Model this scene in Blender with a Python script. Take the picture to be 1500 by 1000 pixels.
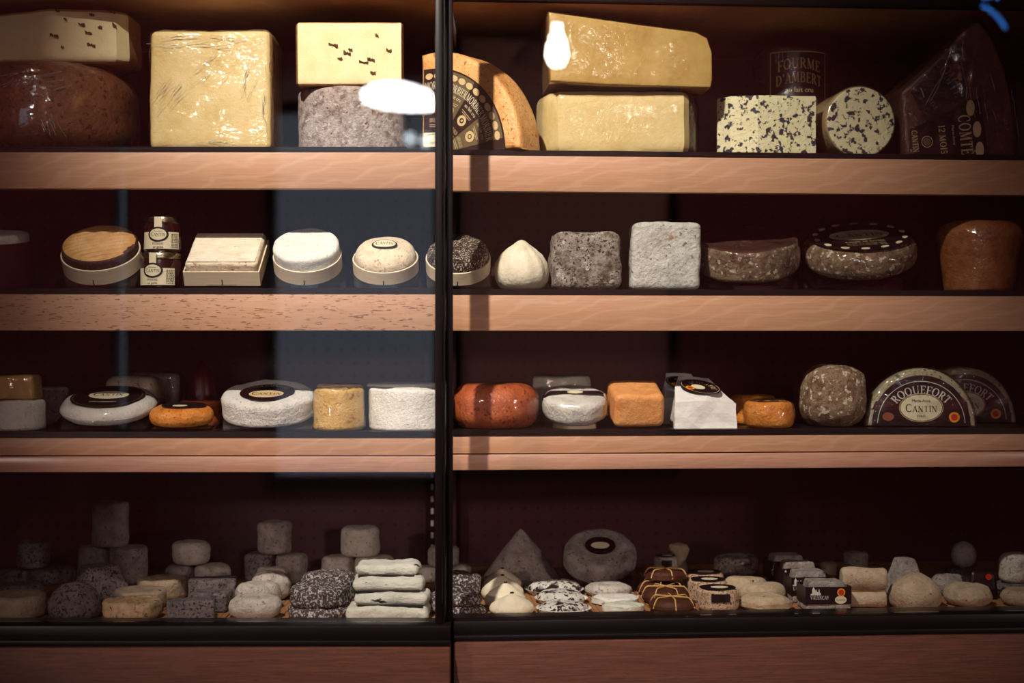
import bpy, math, random
from mathutils import Vector, Matrix, noise, Euler

for o in list(bpy.data.objects):
    bpy.data.objects.remove(o, do_unlink=True)
scene = bpy.context.scene
COL = scene.collection
PI = math.pi

# ------------------------------------------------------------------ camera
F = 2200.0           # focal length in pixels of the 1500 x 1000 frame
D = 2.2              # camera to the shelf fronts (m)
CZ = 1.25            # camera height
camd = bpy.data.cameras.new('camera')
cam = bpy.data.objects.new('camera', camd)
COL.objects.link(cam)
cam.location = (0, -D, CZ)
cam.rotation_euler = (PI / 2, 0, 0)
camd.sensor_width = 36.0
camd.lens = 36.0 * F / 1500.0
camd.clip_start = 0.05
camd.dof.use_dof = True
camd.dof.focus_distance = D + 0.04
camd.dof.aperture_fstop = 2.8
scene.camera = cam

# ------------------------------------------------------------------ world: a dull grey street sky
w = bpy.data.worlds.new('world')
scene.world = w
w.use_nodes = True
bg = w.node_tree.nodes['Background']
bg.inputs[0].default_value = (0.74, 0.80, 1.0, 1)
bg.inputs[1].default_value = 0.75

# ------------------------------------------------------------------ exposure
vs = scene.view_settings
vs.view_transform = 'Standard'
vs.look = 'None'
vs.gamma = 1.0
vs.use_curve_mapping = False
vs.exposure = 0.0
scene.render.film_transparent = False

# main lamp of the shop: a ceiling spotlight aimed at the middle of the case
SPOT_POS = Vector((-0.50, -1.32, 2.74))
SPOT_AIM = Vector((-0.07, 0.02, 1.50))
SPOT_W = 275.0
SPOT_COL = (1.0, 0.90, 0.78)
WASH_FILL_W = 60.0  # added washers that raise the ambient light
LOW_FILL_W = 66.0  # added low fill lamps, out of view

# ================================================================== helpers
def srgb(r, g, b):
    def f(c):
        c /= 255.0
        return c / 12.92 if c <= 0.04045 else ((c + 0.055) / 1.055) ** 2.4
    return (f(r), f(g), f(b), 1.0)

MATS = {}
def newmat(name):
    m = bpy.data.materials.new(name)
    m.use_nodes = True
    MATS[name] = m
    nt = m.node_tree
    return m, nt, nt.nodes['Principled BSDF']

def N(nt, typ, **kw):
    n = nt.nodes.new(typ)
    for k, v in kw.items():
        setattr(n, k, v)
    return n

def ramp(nt, stops):
    r = N(nt, 'ShaderNodeValToRGB')
    el = r.color_ramp.elements
    while len(el) < len(stops):
        el.new(0.5)
    for e, (p, c) in zip(el, stops):
        e.position = p
        e.color = c
    return r

def coords(nt, scale=(1, 1, 1), rot=(0, 0, 0)):
    tc = N(nt, 'ShaderNodeTexCoord')
    mp = N(nt, 'ShaderNodeMapping')
    mp.inputs['Scale'].default_value = scale
    mp.inputs['Rotation'].default_value = rot
    nt.links.new(tc.outputs['Object'], mp.inputs['Vector'])
    return mp.outputs['Vector']

def noise4(nt, vec, scale, detail=4, rough=0.6, distort=0.0, off=0.0):
    oi = N(nt, 'ShaderNodeObjectInfo')
    ma = N(nt, 'ShaderNodeMath', operation='MULTIPLY_ADD')
    ma.inputs[1].default_value = 13.0
    ma.inputs[2].default_value = off
    nt.links.new(oi.outputs['Random'], ma.inputs[0])
    t = N(nt, 'ShaderNodeTexNoise', noise_dimensions='4D')
    t.inputs['Scale'].default_value = scale
    t.inputs['Detail'].default_value = detail
    t.inputs['Roughness'].default_value = rough
    t.inputs['Distortion'].default_value = distort
    nt.links.new(vec, t.inputs['Vector'])
    nt.links.new(ma.outputs[0], t.inputs['W'])
    return t.outputs['Fac']

def mixc(nt, fac, a, b):
    m = N(nt, 'ShaderNodeMix', data_type='RGBA')
    for inp, v in ((m.inputs['Factor'], fac), (m.inputs[6], a), (m.inputs[7], b)):
        if isinstance(v, (tuple, list)):
            inp.default_value = v
        elif isinstance(v, (int, float)):
            inp.default_value = v
        else:
            nt.links.new(v, inp)
    return m.outputs[2]

def rind(name, cols, sc=22, speck=None, spsc=120, spth=0.58, spw=0.04, bump=0.35, bsc=90, rough=0.75, coat=0.0,
         stretch=(1, 1, 1), detail=5, sss=0.0, bdist=0.0045, speck2=None, sp2sc=40, sp2th=0.62):
    """mottled food surface: broad noise through a ramp, specks above a threshold, fine bump"""
    m, nt, p = newmat(name)
    sc, spsc, sp2sc, bsc, bump, spth = sc * 2.2, spsc * 2.3, sp2sc * 1.8, bsc * 2.2, min(1.0, bump * 1.5), spth - .015
    v = coords(nt, stretch)
    n1 = noise4(nt, v, sc, detail, 0.68)
    k = len(cols)
    r = ramp(nt, [(0.30 + 0.40 * i / max(1, k - 1), c) for i, c in enumerate(cols)])
    nt.links.new(n1, r.inputs['Fac'])
    col = r.outputs['Color']
    if speck2:
        n3 = noise4(nt, v, sp2sc, 4, 0.6, 0.3, 21.0)
        q = ramp(nt, [(sp2th, (0, 0, 0, 1)), (sp2th + 0.05, (1, 1, 1, 1))])
        nt.links.new(n3, q.inputs['Fac'])
        col = mixc(nt, q.outputs['Color'], col, speck2)
    if speck:
        n2 = noise4(nt, v, spsc, 3, 0.55, 0.2, 7.0)
        q = ramp(nt, [(spth, (0, 0, 0, 1)), (spth + spw, (1, 1, 1, 1))])
        nt.links.new(n2, q.inputs['Fac'])
        col = mixc(nt, q.outputs['Color'], col, speck)
    nt.links.new(col, p.inputs['Base Color'])
    p.inputs['Roughness'].default_value = rough
    p.inputs['Coat Weight'].default_value = coat
    p.inputs['Coat Roughness'].default_value = 0.18
    p.inputs['Specular IOR Level'].default_value = 0.35
    if sss:
        p.inputs['Subsurface Weight'].default_value = sss
        p.inputs['Subsurface Radius'].default_value = (0.010, 0.006, 0.003)
        p.inputs['Subsurface Scale'].default_value = 0.6
    if bump:
        nb = noise4(nt, v, bsc, 5, 0.65, 0.0, 3.0)
        b = N(nt, 'ShaderNodeBump')
        b.inputs['Strength'].default_value = bump
        b.inputs['Distance'].default_value = bdist
        nt.links.new(nb, b.inputs['Height'])
        nt.links.new(b.outputs['Normal'], p.inputs['Normal'])
        if coat:
            nt.links.new(b.outputs['Normal'], p.inputs['Coat Normal'])
    return m

def plain(name, col, rough=0.6, metal=0.0, spec=0.4, bump=0.0, bsc=200, coat=0.0):
    m, nt, p = newmat(name)
    v = coords(nt)
    n = noise4(nt, v, 60, 4)
    d = tuple(c * 0.86 for c in col[:3]) + (1,)
    nt.links.new(mixc(nt, n, d, col), p.inputs['Base Color'])
    p.inputs['Roughness'].default_value = rough
    p.inputs['Metallic'].default_value = metal
    p.inputs['Specular IOR Level'].default_value = spec
    p.inputs['Coat Weight'].default_value = coat
    if bump:
        nb = noise4(nt, v, bsc, 4)
        b = N(nt, 'ShaderNodeBump')
        b.inputs['Strength'].default_value = bump
        b.inputs['Distance'].default_value = 0.001
        nt.links.new(nb, b.inputs['Height'])
        nt.links.new(b.outputs['Normal'], p.inputs['Normal'])
    return m

def schlick(nt, f0, power=5.0):
    g = N(nt, 'ShaderNodeNewGeometry')
    dp = N(nt, 'ShaderNodeVectorMath', operation='DOT_PRODUCT')
    nt.links.new(g.outputs['Incoming'], dp.inputs[0])
    nt.links.new(g.outputs['Normal'], dp.inputs[1])
    a = N(nt, 'ShaderNodeMath', operation='ABSOLUTE')
    nt.links.new(dp.outputs['Value'], a.inputs[0])
    s = N(nt, 'ShaderNodeMath', operation='SUBTRACT')
    s.inputs[0].default_value = 1.0
    nt.links.new(a.outputs[0], s.inputs[1])
    pw = N(nt, 'ShaderNodeMath', operation='POWER')
    pw.inputs[1].default_value = power
    nt.links.new(s.outputs[0], pw.inputs[0])
    ma = N(nt, 'ShaderNodeMath', operation='MULTIPLY_ADD')
    ma.inputs[1].default_value = 1.0 - f0
    ma.inputs[2].default_value = f0
    ma.use_clamp = True
    nt.links.new(pw.outputs[0], ma.inputs[0])
    return ma.outputs[0]

def clearmat(name, f0, rough, tint=(1, 1, 1, 1), bump=0.0, bsc=60, stretch=(1, 1, 1), bdist=0.004):
    """thin clear sheet: straight-through transmission and a Fresnel reflection"""
    m, nt, p = newmat(name)
    nt.nodes.remove(p)
    out = nt.nodes['Material Output']
    tr = N(nt, 'ShaderNodeBsdfTransparent')
    tr.inputs[0].default_value = tint
    gl = N(nt, 'ShaderNodeBsdfGlossy')
    gl.inputs['Roughness'].default_value = rough
    mx = N(nt, 'ShaderNodeMixShader')
    nt.links.new(schlick(nt, f0), mx.inputs[0])
    nt.links.new(tr.outputs[0], mx.inputs[1])
    nt.links.new(gl.outputs[0], mx.inputs[2])
    nt.links.new(mx.outputs[0], out.inputs['Surface'])
    if bump:
        v = coords(nt, stretch)
        nb = noise4(nt, v, bsc, 3, 0.5, 0.8)
        lo_ = noise4(nt, coords(nt), 14, 2, 0.5, 0.0, 5.0)
        q_ = ramp(nt, [(0.40, (.06, .06, .06, 1)), (0.60, (1, 1, 1, 1))])
        nt.links.new(lo_, q_.inputs['Fac'])
        mm_ = N(nt, 'ShaderNodeMath', operation='MULTIPLY')
        nt.links.new(nb, mm_.inputs[0]); nt.links.new(q_.outputs['Color'], mm_.inputs[1])
        nb = mm_.outputs[0]
        b = N(nt, 'ShaderNodeBump')
        b.inputs['Strength'].default_value = bump
        b.inputs['Distance'].default_value = bdist
        nt.links.new(nb, b.inputs['Height'])
        nt.links.new(b.outputs['Normal'], gl.inputs['Normal'])
    return m

def emit(name, col, strength):
    m, nt, p = newmat(name)
    p.inputs['Base Color'].default_value = (0.8, 0.8, 0.8, 1)
    p.inputs['Emission Color'].default_value = col
    p.inputs['Emission Strength'].default_value = strength
    return m

def woodmat(name, cols, pores=0.0, porecol=None, rough=0.5, figure=0.26, coat=0.15):
    m, nt, p = newmat(name)
    v = coords(nt, (4.0, 60, 110))
    n1 = noise4(nt, v, 5, 6, 0.6, 0.3)
    r = ramp(nt, [(0.25, cols[0]), (0.5, cols[1]), (0.75, cols[2])])
    nt.links.new(n1, r.inputs['Fac'])
    col = r.outputs['Color']
    # cathedral figure: stretched rings
    v2 = coords(nt, (5, 5, 11), (0, 0.5, 0))
    wv = N(nt, 'ShaderNodeTexWave', wave_type='RINGS')
    wv.inputs['Scale'].default_value = 1.5
    wv.inputs['Distortion'].default_value = 8.0
    wv.inputs['Detail'].default_value = 3
    wv.inputs['Detail Scale'].default_value = 1.3
    nt.links.new(v2, wv.inputs['Vector'])
    q = ramp(nt, [(0.80, (0, 0, 0, 1)), (0.97, (1, 1, 1, 1))])
    nt.links.new(wv.outputs['Fac'], q.inputs['Fac'])
    mul = N(nt, 'ShaderNodeMath', operation='MULTIPLY')
    mul.inputs[1].default_value = figure
    nt.links.new(q.outputs['Color'], mul.inputs[0])
    col = mixc(nt, mul.outputs[0], col, cols[3])
    if pores:
        v3 = coords(nt, (55, 60, 330))
        n3 = noise4(nt, v3, 1.6, 2, 0.5)
        q3 = ramp(nt, [(0.605, (0, 0, 0, 1)), (0.64, (1, 1, 1, 1))])
        nt.links.new(n3, q3.inputs['Fac'])
        ml = N(nt, 'ShaderNodeMath', operation='MULTIPLY')
        ml.inputs[1].default_value = pores
        nt.links.new(q3.outputs['Color'], ml.inputs[0])
        col = mixc(nt, ml.outputs[0], col, porecol)
    nt.links.new(col, p.inputs['Base Color'])
    p.inputs['Roughness'].default_value = rough
    p.inputs['Coat Weight'].default_value = coat
    p.inputs['Coat Roughness'].default_value = 0.25
    nb = noise4(nt, coords(nt, (6, 60, 90)), 6, 3)
    b = N(nt, 'ShaderNodeBump')
    b.inputs['Strength'].default_value = 0.06
    b.inputs['Distance'].default_value = 0.0006
    nt.links.new(nb, b.inputs['Height'])
    nt.links.new(b.outputs['Normal'], p.inputs['Normal'])
    return m

# ------------------------------------------------------------------ objects
def tag(o, label=None, cat=None, group=None, kind=None):
    if label: o['label'] = label
    if cat: o['category'] = cat
    if group: o['group'] = group
    if kind: o['kind'] = kind
    return o

def thing(name, label, cat, loc=(0, 0, 0), rot=(0, 0, 0), group=None):
    o = bpy.data.objects.new(name, None)
    o.empty_display_size = 0.02
    COL.objects.link(o)
    o.location = loc
    o.rotation_euler = rot
    return tag(o, label, cat, group)

def link(name, me, mat=None, parent=None, loc=(0, 0, 0), rot=(0, 0, 0), label=None):
    if mat is not None and not me.materials:
        for mm in (mat if isinstance(mat, (list, tuple)) else [mat]):
            me.materials.append(mm)
    o = bpy.data.objects.new(name, me)
    COL.objects.link(o)
    o.location = loc
    o.rotation_euler = rot
    if parent is not None: o.parent = parent
    if label: o['label'] = label
    return o

def solo(name, me, mat, label, cat, loc, rot=(0, 0, 0), group=None):
    return tag(link(name, me, mat, None, loc, rot), label, cat, group)

def copy_thing(src, loc, rot=None, label=None):
    c = src.copy()
    COL.objects.link(c)
    c.location = loc
    if rot is not None: c.rotation_euler = rot
    if label: c['label'] = label
    for ch in src.children:
        d = ch.copy(); COL.objects.link(d); d.parent = c
        for g in ch.children:
            e = g.copy(); COL.objects.link(e); e.parent = d
    return c

def mk(name, verts, faces, smooth=True, angle=40):
    me = bpy.data.meshes.new(name)
    me.from_pydata([tuple(v) for v in verts], [], faces)
    me.validate()
    if smooth:
        me.polygons.foreach_set('use_smooth', [True] * len(me.polygons))
        me.set_sharp_from_angle(angle=math.radians(angle))
    me.update()
    return me

def facemats(me, fn):
    for p in me.polygons:
        p.material_index = fn(p.center, p.normal)

def displace(verts, amp, freq, seed, amp2=0.0, freq2=0.0, keep_base=True):
    out = []
    s = Vector((seed * 3.17, seed * 1.3, seed * 7.7))
    for v in verts:
        v = Vector(v)
        d = noise.noise_vector(v * freq + s) * amp
        if amp2: d += noise.noise_vector(v * freq2 - s) * amp2
        if keep_base and v.z < 0.004: d.z = max(0, d.z * 0.15)
        if keep_base and v.z + d.z < 0: d.z = -v.z
        out.append(v + d)
    return out

# --- boxes -------------------------------------------------------------
def box(x0, x1, y0, y1, z0, z1):
    v = [(x, y, z) for x in (x0, x1) for y in (y0, y1) for z in (z0, z1)]
    f = [(0, 1, 3, 2), (4, 6, 7, 5), (0, 4, 5, 1), (2, 3, 7, 6), (0, 2, 6, 4), (1, 5, 7, 3)]
    return v, f

def join(*vfs):
    V, Fc = [], []
    for v, f in vfs:
        o = len(V)
        V += [tuple(p) for p in v]
        Fc += [tuple(i + o for i in q) for q in f]
    return V, Fc

def boxme(name, *a):
    v, f = box(*a)
    return mk(name, v, f, False)

def skewme(name, x0, x1, y0, y1, z0, z1, k=0.0):
    """box whose left end runs along x = x0 + k * y, so that angled units meet along one line"""
    v, f = box(x0, x1, y0, y1, z0, z1)
    v = [(p[0] + (k * max(0, p[1]) if p[0] == x0 else 0), p[1], p[2]) for p in v]
    return mk(name, v, f, False)

def bevbox(name, x0, x1, y0, y1, z0, z1, r=0.002):
    """box with small chamfers"""
    import bmesh
    v, f = box(x0, x1, y0, y1, z0, z1)
    bm = bmesh.new()
    vv = [bm.verts.new(p) for p in v]
    for q in f: bm.faces.new([vv[i] for i in q])
    bmesh.ops.recalc_face_normals(bm, faces=bm.faces)
    bmesh.ops.bevel(bm, geom=list(bm.edges), offset=r, segments=2, affect='EDGES', profile=0.5)
    me = bpy.data.meshes.new(name)
    bm.to_mesh(me); bm.free()
    me.polygons.foreach_set('use_smooth', [True] * len(me.polygons))
    me.set_sharp_from_angle(angle=math.radians(35))
    return me

def rbox(name, w, d, h, r, n=12, amp=0.0, freq=30, seed=1, amp2=0, freq2=90, top=1.0, shear=(0, 0), bulge=0.0, angle=50):
    """rounded block standing on z = 0, lumpy if amp"""
    verts, faces, idx = [], [], {}
    hx, hy, hz = w / 2, d / 2, h / 2
    r = min(r, hx * .98, hy * .98, hz * .98)
    def ts(half):
        a = 1 - r / half
        st = [-1, -1 + (1 - a) * .35, -1 + (1 - a) * .7] + [-a + 2 * a * i / n for i in range(n + 1)] + [1 - (1 - a) * .7, 1 - (1 - a) * .35, 1]
        return st
    TX, TY, TZ = ts(hx), ts(hy), ts(hz)
    def pt(p):
        x, y, z = p[0] * hx, p[1] * hy, p[2] * hz
        cx = max(-hx + r, min(hx - r, x)); cy = max(-hy + r, min(hy - r, y)); cz = max(-hz + r, min(hz - r, z))
        dv = Vector((x - cx, y - cy, z - cz))
        if dv.length > 1e-9:
            m = max(abs(dv.x), abs(dv.y), abs(dv.z))
            dv = dv.normalized() * m
        return Vector((cx, cy, cz)) + dv
    def vid(p):
        k = (round(p[0], 6), round(p[1], 6), round(p[2], 6))
        if k not in idx:
            q = pt(p)
            t = (q.z + hz) / h
            s = 1 + (top - 1) * t + bulge * math.sin(PI * t)
            q = Vector((q.x * s + shear[0] * t, q.y * s + shear[1] * t, q.z + hz))
            idx[k] = len(verts); verts.append(q)
        return idx[k]
    def face(A, B, mkp, flip):
        for i in range(len(A) - 1):
            for j in range(len(B) - 1):
                q = [vid(mkp(A[i], B[j])), vid(mkp(A[i + 1], B[j])), vid(mkp(A[i + 1], B[j + 1])), vid(mkp(A[i], B[j + 1]))]
                faces.append(tuple(reversed(q)) if flip else tuple(q))
    face(TX, TY, lambda a, b: (a, b, 1), False)
    face(TX, TY, lambda a, b: (a, b, -1), True)
    face(TX, TZ, lambda a, b: (a, -1, b), False)
    face(TX, TZ, lambda a, b: (a, 1, b), True)
    face(TY, TZ, lambda a, b: (1, a, b), False)
    face(TY, TZ, lambda a, b: (-1, a, b), True)
    if amp: verts = displace(verts, amp, freq, seed, amp2, freq2)
    return mk(name, verts, faces, True, angle)

# --- lathe -------------------------------------------------------------
def lathe(name, prof, seg=48, amp=0.0, freq=30, seed=1, amp2=0, freq2=90, sx=1.0, sy=1.0, squish=None, angle=50):
    verts, faces = [], []
    rings = []
    for (r, z) in prof:
        if r < 1e-6:
            rings.append([len(verts)]); verts.append(Vector((0, 0, z)))
        else:
            ring = []
            for i in range(seg):
                a = 2 * PI * i / seg
                rr = r
                if squish: rr = r * squish(a, z)
                ring.append(len(verts)); verts.append(Vector((rr * math.cos(a) * sx, rr * math.sin(a) * sy, z)))
            rings.append(ring)
    for A, B in zip(rings[:-1], rings[1:]):
        if len(A) == 1 and len(B) == 1: continue
        for i in range(seg):
            j = (i + 1) % seg
            if len(A) == 1: faces.append((A[0], B[j], B[i]))
            elif len(B) == 1: faces.append((A[i], A[j], B[0]))
            else: faces.append((A[i], A[j], B[j], B[i]))
    if amp: verts = displace(verts, amp, freq, seed, amp2, freq2)
    return mk(name, verts, faces, True, angle)

def puckprof(R, h, e=0.006, dome=0.0, bulge=0.0, taper=0.0, et=None, rim=0.0):
    """wheel profile from the bottom centre to the top centre; e / et edge radii, bulge of the side, taper = top minus bottom radius"""
    et = e if et is None else et
    Rb, Rt = R - max(0, taper), R + min(0, taper)
    P = [(0, 0)] + [(max(1e-4, (Rb - e)) * k / 4, 0) for k in (1, 2, 3)]
    for k in range(6):
        a = -PI / 2 + (PI / 2) * k / 5
        P.append((Rb - e + e * math.cos(a), e + e * math.sin(a)))
    for k in range(1, 8):
        t = k / 8
        P.append((Rb + (Rt - Rb) * t, e + (h - e - et) * t))
    for k in range(6):
        a = (PI / 2) * k / 5
        P.append((Rt - et + et * math.cos(a), h - et + et * math.sin(a)))
    for k in range(1, 7):
        t = k / 7
        r = (Rt - et) * (1 - t)
        P.append((r, h + dome * (1 - (r / max(1e-6, Rt - et)) ** 2) - rim * math.sin(PI * min(1, t * 2)) * 0.5))
    P.append((0, h + dome))
    if bulge:
        P = [(r + bulge * math.sin(PI * min(1, max(0, z / h))) * (r / R if r < R * .9 else 1), z) for r, z in P]
        P = [(max(0, r), z) for r, z in P]
    return P

def puck(name, R, h, seg=48, amp=0.0, freq=30, seed=1, amp2=0, freq2=90, sx=1, sy=1, squish=None, **kw):
    return lathe(name, puckprof(R, h, **kw), seg, amp, freq, seed, amp2, freq2, sx, sy, squish)

# --- extruded footprint with rounded rims -------------------------------
def solid(name, outline, h, r=0.004, amp=0.0, freq=30, seed=1, rows=8, amp2=0, freq2=90, taper=0.0, angle=35, sub=1):
    """outline (x, y) anticlockwise; rises to h; rims rounded by r; taper shrinks the top"""
    pts = []
    n = len(outline)
    for i in range(n):
        a, b = Vector(outline[i]), Vector(outline[(i + 1) % n])
        k = max(1, int((b - a).length / 0.012)) if sub else 1
        for j in range(k): pts.append(a + (b - a) * j / k)
    n = len(pts)
    cx = sum(p[0] for p in pts) / n; cy = sum(p[1] for p in pts) / n
    nor = []
    for i in range(n):
        t = pts[(i + 1) % n] - pts[i - 1]
        nor.append(Vector((t[1], -t[0])).normalized())
    prof = []
    for k in range(4):
        a = -PI / 2 + (PI / 2) * k / 3
        prof.append((r - r * math.cos(a), r + r * math.sin(a)))
    for k in range(1, rows): prof.append((0, r + (h - 2 * r) * k / rows))
    for k in range(4):
        a = (PI / 2) * k / 3
        prof.append((r - r * math.cos(a), h - r + r * math.sin(a)))
    V, Fc = [], []
    for (ins, z) in prof:
        s = 1 - taper * z / h
        for p, nn in zip(pts, nor):
            q = p - nn * ins
            V.append(Vector((cx + (q[0] - cx) * s, cy + (q[1] - cy) * s, z)))
    m = len(prof)
    for k in range(m - 1):
        for i in range(n):
            j = (i + 1) % n
            Fc.append((k * n + i, k * n + j, (k + 1) * n + j, (k + 1) * n + i))
    # caps by rings towards the centroid
    for base, up in ((0, False), ((m - 1) * n, True)):
        prev = list(range(base, base + n))
        z = V[base].z
        for s in (0.66, 0.33):
            ring = []
            for i in range(n):
                q = V[base + i]
                ring.append(len(V)); V.append(Vector((cx + (q.x - cx) * s, cy + (q.y - cy) * s, z)))
            for i in range(n):
                j = (i + 1) % n
                qd = (prev[i], prev[j], ring[j], ring[i])
                Fc.append(qd if up else tuple(reversed(qd)))
            prev = ring
        c = len(V); V.append(Vector((cx, cy, z)))
        for i in range(n):
            j = (i + 1) % n
            Fc.append((prev[i], prev[j], c) if up else (prev[j], prev[i], c))
    if amp: V = displace(V, amp, freq, seed, amp2, freq2)
    return mk(name, V, Fc, True, angle)

def upright(me):
    """turn a solid so that its outline (x, y) stands in the x-z plane, front face at y = 0, depth going back (+y)"""
    me.transform(Matrix(((1, 0, 0, 0), (0, 0, 1, 0), (0, 1, 0, 0), (0, 0, 0, 1))))
    me.flip_normals()
    return me

def film_of(me, off=0.0015, amp=0.0008, freq=70, seed=1, stretch=(1, 1, 1)):
    me.update()
    V = []
    s = Vector((seed * 2.1, seed, -seed))
    for v in me.vertices:
        c = Vector((v.co.x * stretch[0], v.co.y * stretch[1], v.co.z * stretch[2]))
        k = noise.noise(c * freq + s)
        q = v.co + v.normal * (off + amp * abs(k))
        if q.z < 0.0003: q.z = 0.0003
        V.append(q)
    return mk(me.name + '_film', V, [tuple(p.vertices) for p in me.polygons], True, 60)

def tube(name, pts, r, seg=6, closed=False):
    V, Fc = [], []
    n = len(pts)
    pts = [Vector(p) for p in pts]
    for i, p in enumerate(pts):
        a = pts[(i - 1) % n] if closed else pts[max(0, i - 1)]
        b = pts[(i + 1) % n] if closed else pts[min(n - 1, i + 1)]
        t = (b - a).normalized()
        u = t.cross(Vector((0.13, 0.31, 0.94)))
        if u.length < 1e-3: u = t.cross(Vector((1, 0, 0)))
        u.normalize(); w_ = t.cross(u)
        for k in range(seg):
            an = 2 * PI * k / seg
            V.append(p + (u * math.cos(an) + w_ * math.sin(an)) * r)
    m = n if closed else n - 1
    for i in range(m):
        for k in range(seg):
            i2 = (i + 1) % n; k2 = (k + 1) % seg
            Fc.append((i * seg + k, i * seg + k2, i2 * seg + k2, i2 * seg + k))
    if not closed:
        Fc.append(tuple(reversed(range(seg)))); Fc.append(tuple(range((n - 1) * seg, n * seg)))
    return mk(name, V, Fc)

# ------------------------------------------------------------------ lettering
TK, TN = 0.150, 0.062
def _ln(x0, y0, x1, y1, w_=TK):
    d = Vector((x1 - x0, y1 - y0)); nn = Vector((-d.y, d.x)).normalized() * w_ / 2
    a, b = Vector((x0, y0)), Vector((x1, y1))
    return [[a - nn, b - nn, b + nn, a + nn]]
def _bar(x, y, half=0.15, w_=0.05):
    return [[Vector((x - half, y)), Vector((x + half, y)), Vector((x + half, y + w_)), Vector((x - half, y + w_))]]
def _V(x, y0=0, y1=1, w_=TK, sb=True, st=True):
    q = _ln(x, y0, x, y1, w_)
    if sb: q += _bar(x, y0)
    if st: q += _bar(x, y1 - 0.05)
    return q
def _arc(cx, cy, rx, ry, a0, a1, n=16, thick=TK, thin=TN, ph=0.0):
    q, prev = [], None
    for i in range(n + 1):
        a = math.radians(a0 + (a1 - a0) * i / n)
        wd = thin + (thick - thin) * abs(math.cos(a + ph)) ** 1.3
        o = Vector((cx + rx * math.cos(a), cy + ry * math.sin(a)))
        d = Vector((math.cos(a), math.sin(a)))
        cur = (o - d * wd / 2, o + d * wd / 2)
        if prev: q.append([prev[0], prev[1], cur[1], cur[0]])
        prev = cur
    return q
GLY = {
 ' ': (0.34, []),
 'I': (0.38, _V(.19)),
 'L': (0.68, _V(.19) + _ln(.19, .03, .62, .03, TN) + _ln(.61, .0, .61, .22, TN)),
 'E': (0.70, _V(.19) + _ln(.19, .97, .60, .97, TN) + _ln(.19, .52, .50, .52, TN) + _ln(.19, .03, .62, .03, TN) + _ln(.60, 1, .60, .80, TN) + _ln(.62, 0, .62, .22, TN) + _ln(.50, .42, .50, .62, TN)),
 'F': (0.66, _V(.19) + _ln(.19, .97, .60, .97, TN) + _ln(.19, .50, .48, .50, TN) + _ln(.60, 1, .60, .80, TN) + _ln(.48, .40, .48, .60, TN)),
 'T': (0.74, _V(.37, st=False) + _ln(.05, .97, .69, .97, TN) + _ln(.06, 1, .06, .78, TN) + _ln(.68, 1, .68, .78, TN)),
 'A': (0.82, _ln(.10, .02, .40, .98, TN) + _ln(.40, 1, .72, 0, TK) + _ln(.20, .33, .60, .33, TN) + _bar(.10, 0, .12) + _bar(.72, 0, .13)),
 'V': (0.82, _ln(.10, .98, .41, .0, TK) + _ln(.41, .02, .70, .98, TN) + _bar(.10, .95, .13) + _bar(.70, .95, .12)),
 'N': (0.90, _ln(.15, 0, .15, 1, TN) + _ln(.15, 1, .72, 0, TK) + _ln(.72, 0, .72, 1, TN) + _bar(.15, 0, .13) + _bar(.10, .95, .12) + _bar(.72, .95, .13)),
 'M': (1.04, _ln(.14, 0, .18, 1, TN) + _ln(.20, 1, .50, .06, TK) + _ln(.50, .06, .80, 1, TN) + _ln(.84, 0, .82, 1, TK) + _bar(.14, 0, .12) + _bar(.85, 0, .14) + _bar(.15, .95, .10) + _bar(.85, .95, .10)),
 'O': (0.92, _arc(.46, .5, .35, .48, 0, 360, 28)),
 'Q': (0.94, _arc(.46, .5, .35, .48, 0, 360, 28) + _ln(.46, .12, .90, -.20, TK * .8)),
 'C': (0.84, _arc(.47, .5, .36, .48, 52, 308, 22) + _ln(.70, .92, .72, .68, TN) + _ln(.70, .07, .72, .26, TN)),
 'G': (0.90, _arc(.47, .5, .36, .48, 52, 320, 22) + _ln(.70, .92, .72, .68, TN) + _ln(.74, .0, .74, .42, TK) + _bar(.74, .40)),
 'D': (0.88, _V(.19) + _arc(.30, .5, .44, .47, -90, 90, 16) + _ln(.19, .97, .32, .97, TN) + _ln(.19, .03, .32, .03, TN)),
 'B': (0.74, _V(.19) + _arc(.34, .74, .22, .235, -90, 90, 12) + _arc(.34, .265, .28, .24, -90, 90, 12) + _ln(.19, .97, .36, .97, TN) + _ln(.19, .505, .36, .505, TN) + _ln(.19, .03, .36, .03, TN)),
 'P': (0.70, _V(.19) + _arc(.34, .72, .25, .25, -90, 90, 12) + _ln(.19, .97, .36, .97, TN) + _ln(.19, .47, .36, .47, TN)),
 'R': (0.80, _V(.19) + _arc(.34, .73, .24, .24, -90, 90, 12) + _ln(.19, .97, .36, .97, TN) + _ln(.19, .49, .36, .49, TN) + _ln(.38, .49, .74, .0, TK) + _bar(.75, 0, .09)),
 'S': (0.62, _arc(.31, .735, .20, .235, 40, 270, 14, TN, TK) + _arc(.31, .265, .22, .235, -140, 90, 14, TN, TK)),
 'U': (0.88, _ln(.17, .32, .17, 1, TK) + _arc(.43, .32, .26, .30, 180, 360, 14) + _ln(.69, .32, .69, 1, TN) + _bar(.17, .95, .14) + _bar(.69, .95, .12)),
 'Y': (0.78, _ln(.08, .98, .39, .45, TK) + _ln(.39, .45, .68, .98, TN) + _V(.39, 0, .48, st=False) + _bar(.08, .95, .12) + _bar(.68, .95, .11)),
 "'": (0.26, _ln(.14, .72, .14, 1, TK * .8)),
 '-': (0.40, _ln(.06, .38, .34, .38, TN * 1.5)),
 '1': (0.46, _V(.24, st=False) + _ln(.06, .80, .24, .98, TN)),
 '2': (0.66, _arc(.32, .72, .23, .25, -20, 170, 12) + _ln(.54, .64, .08, .04, TN * 1.4) + _ln(.06, .05, .60, .05, TK * .8)),
}
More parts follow.
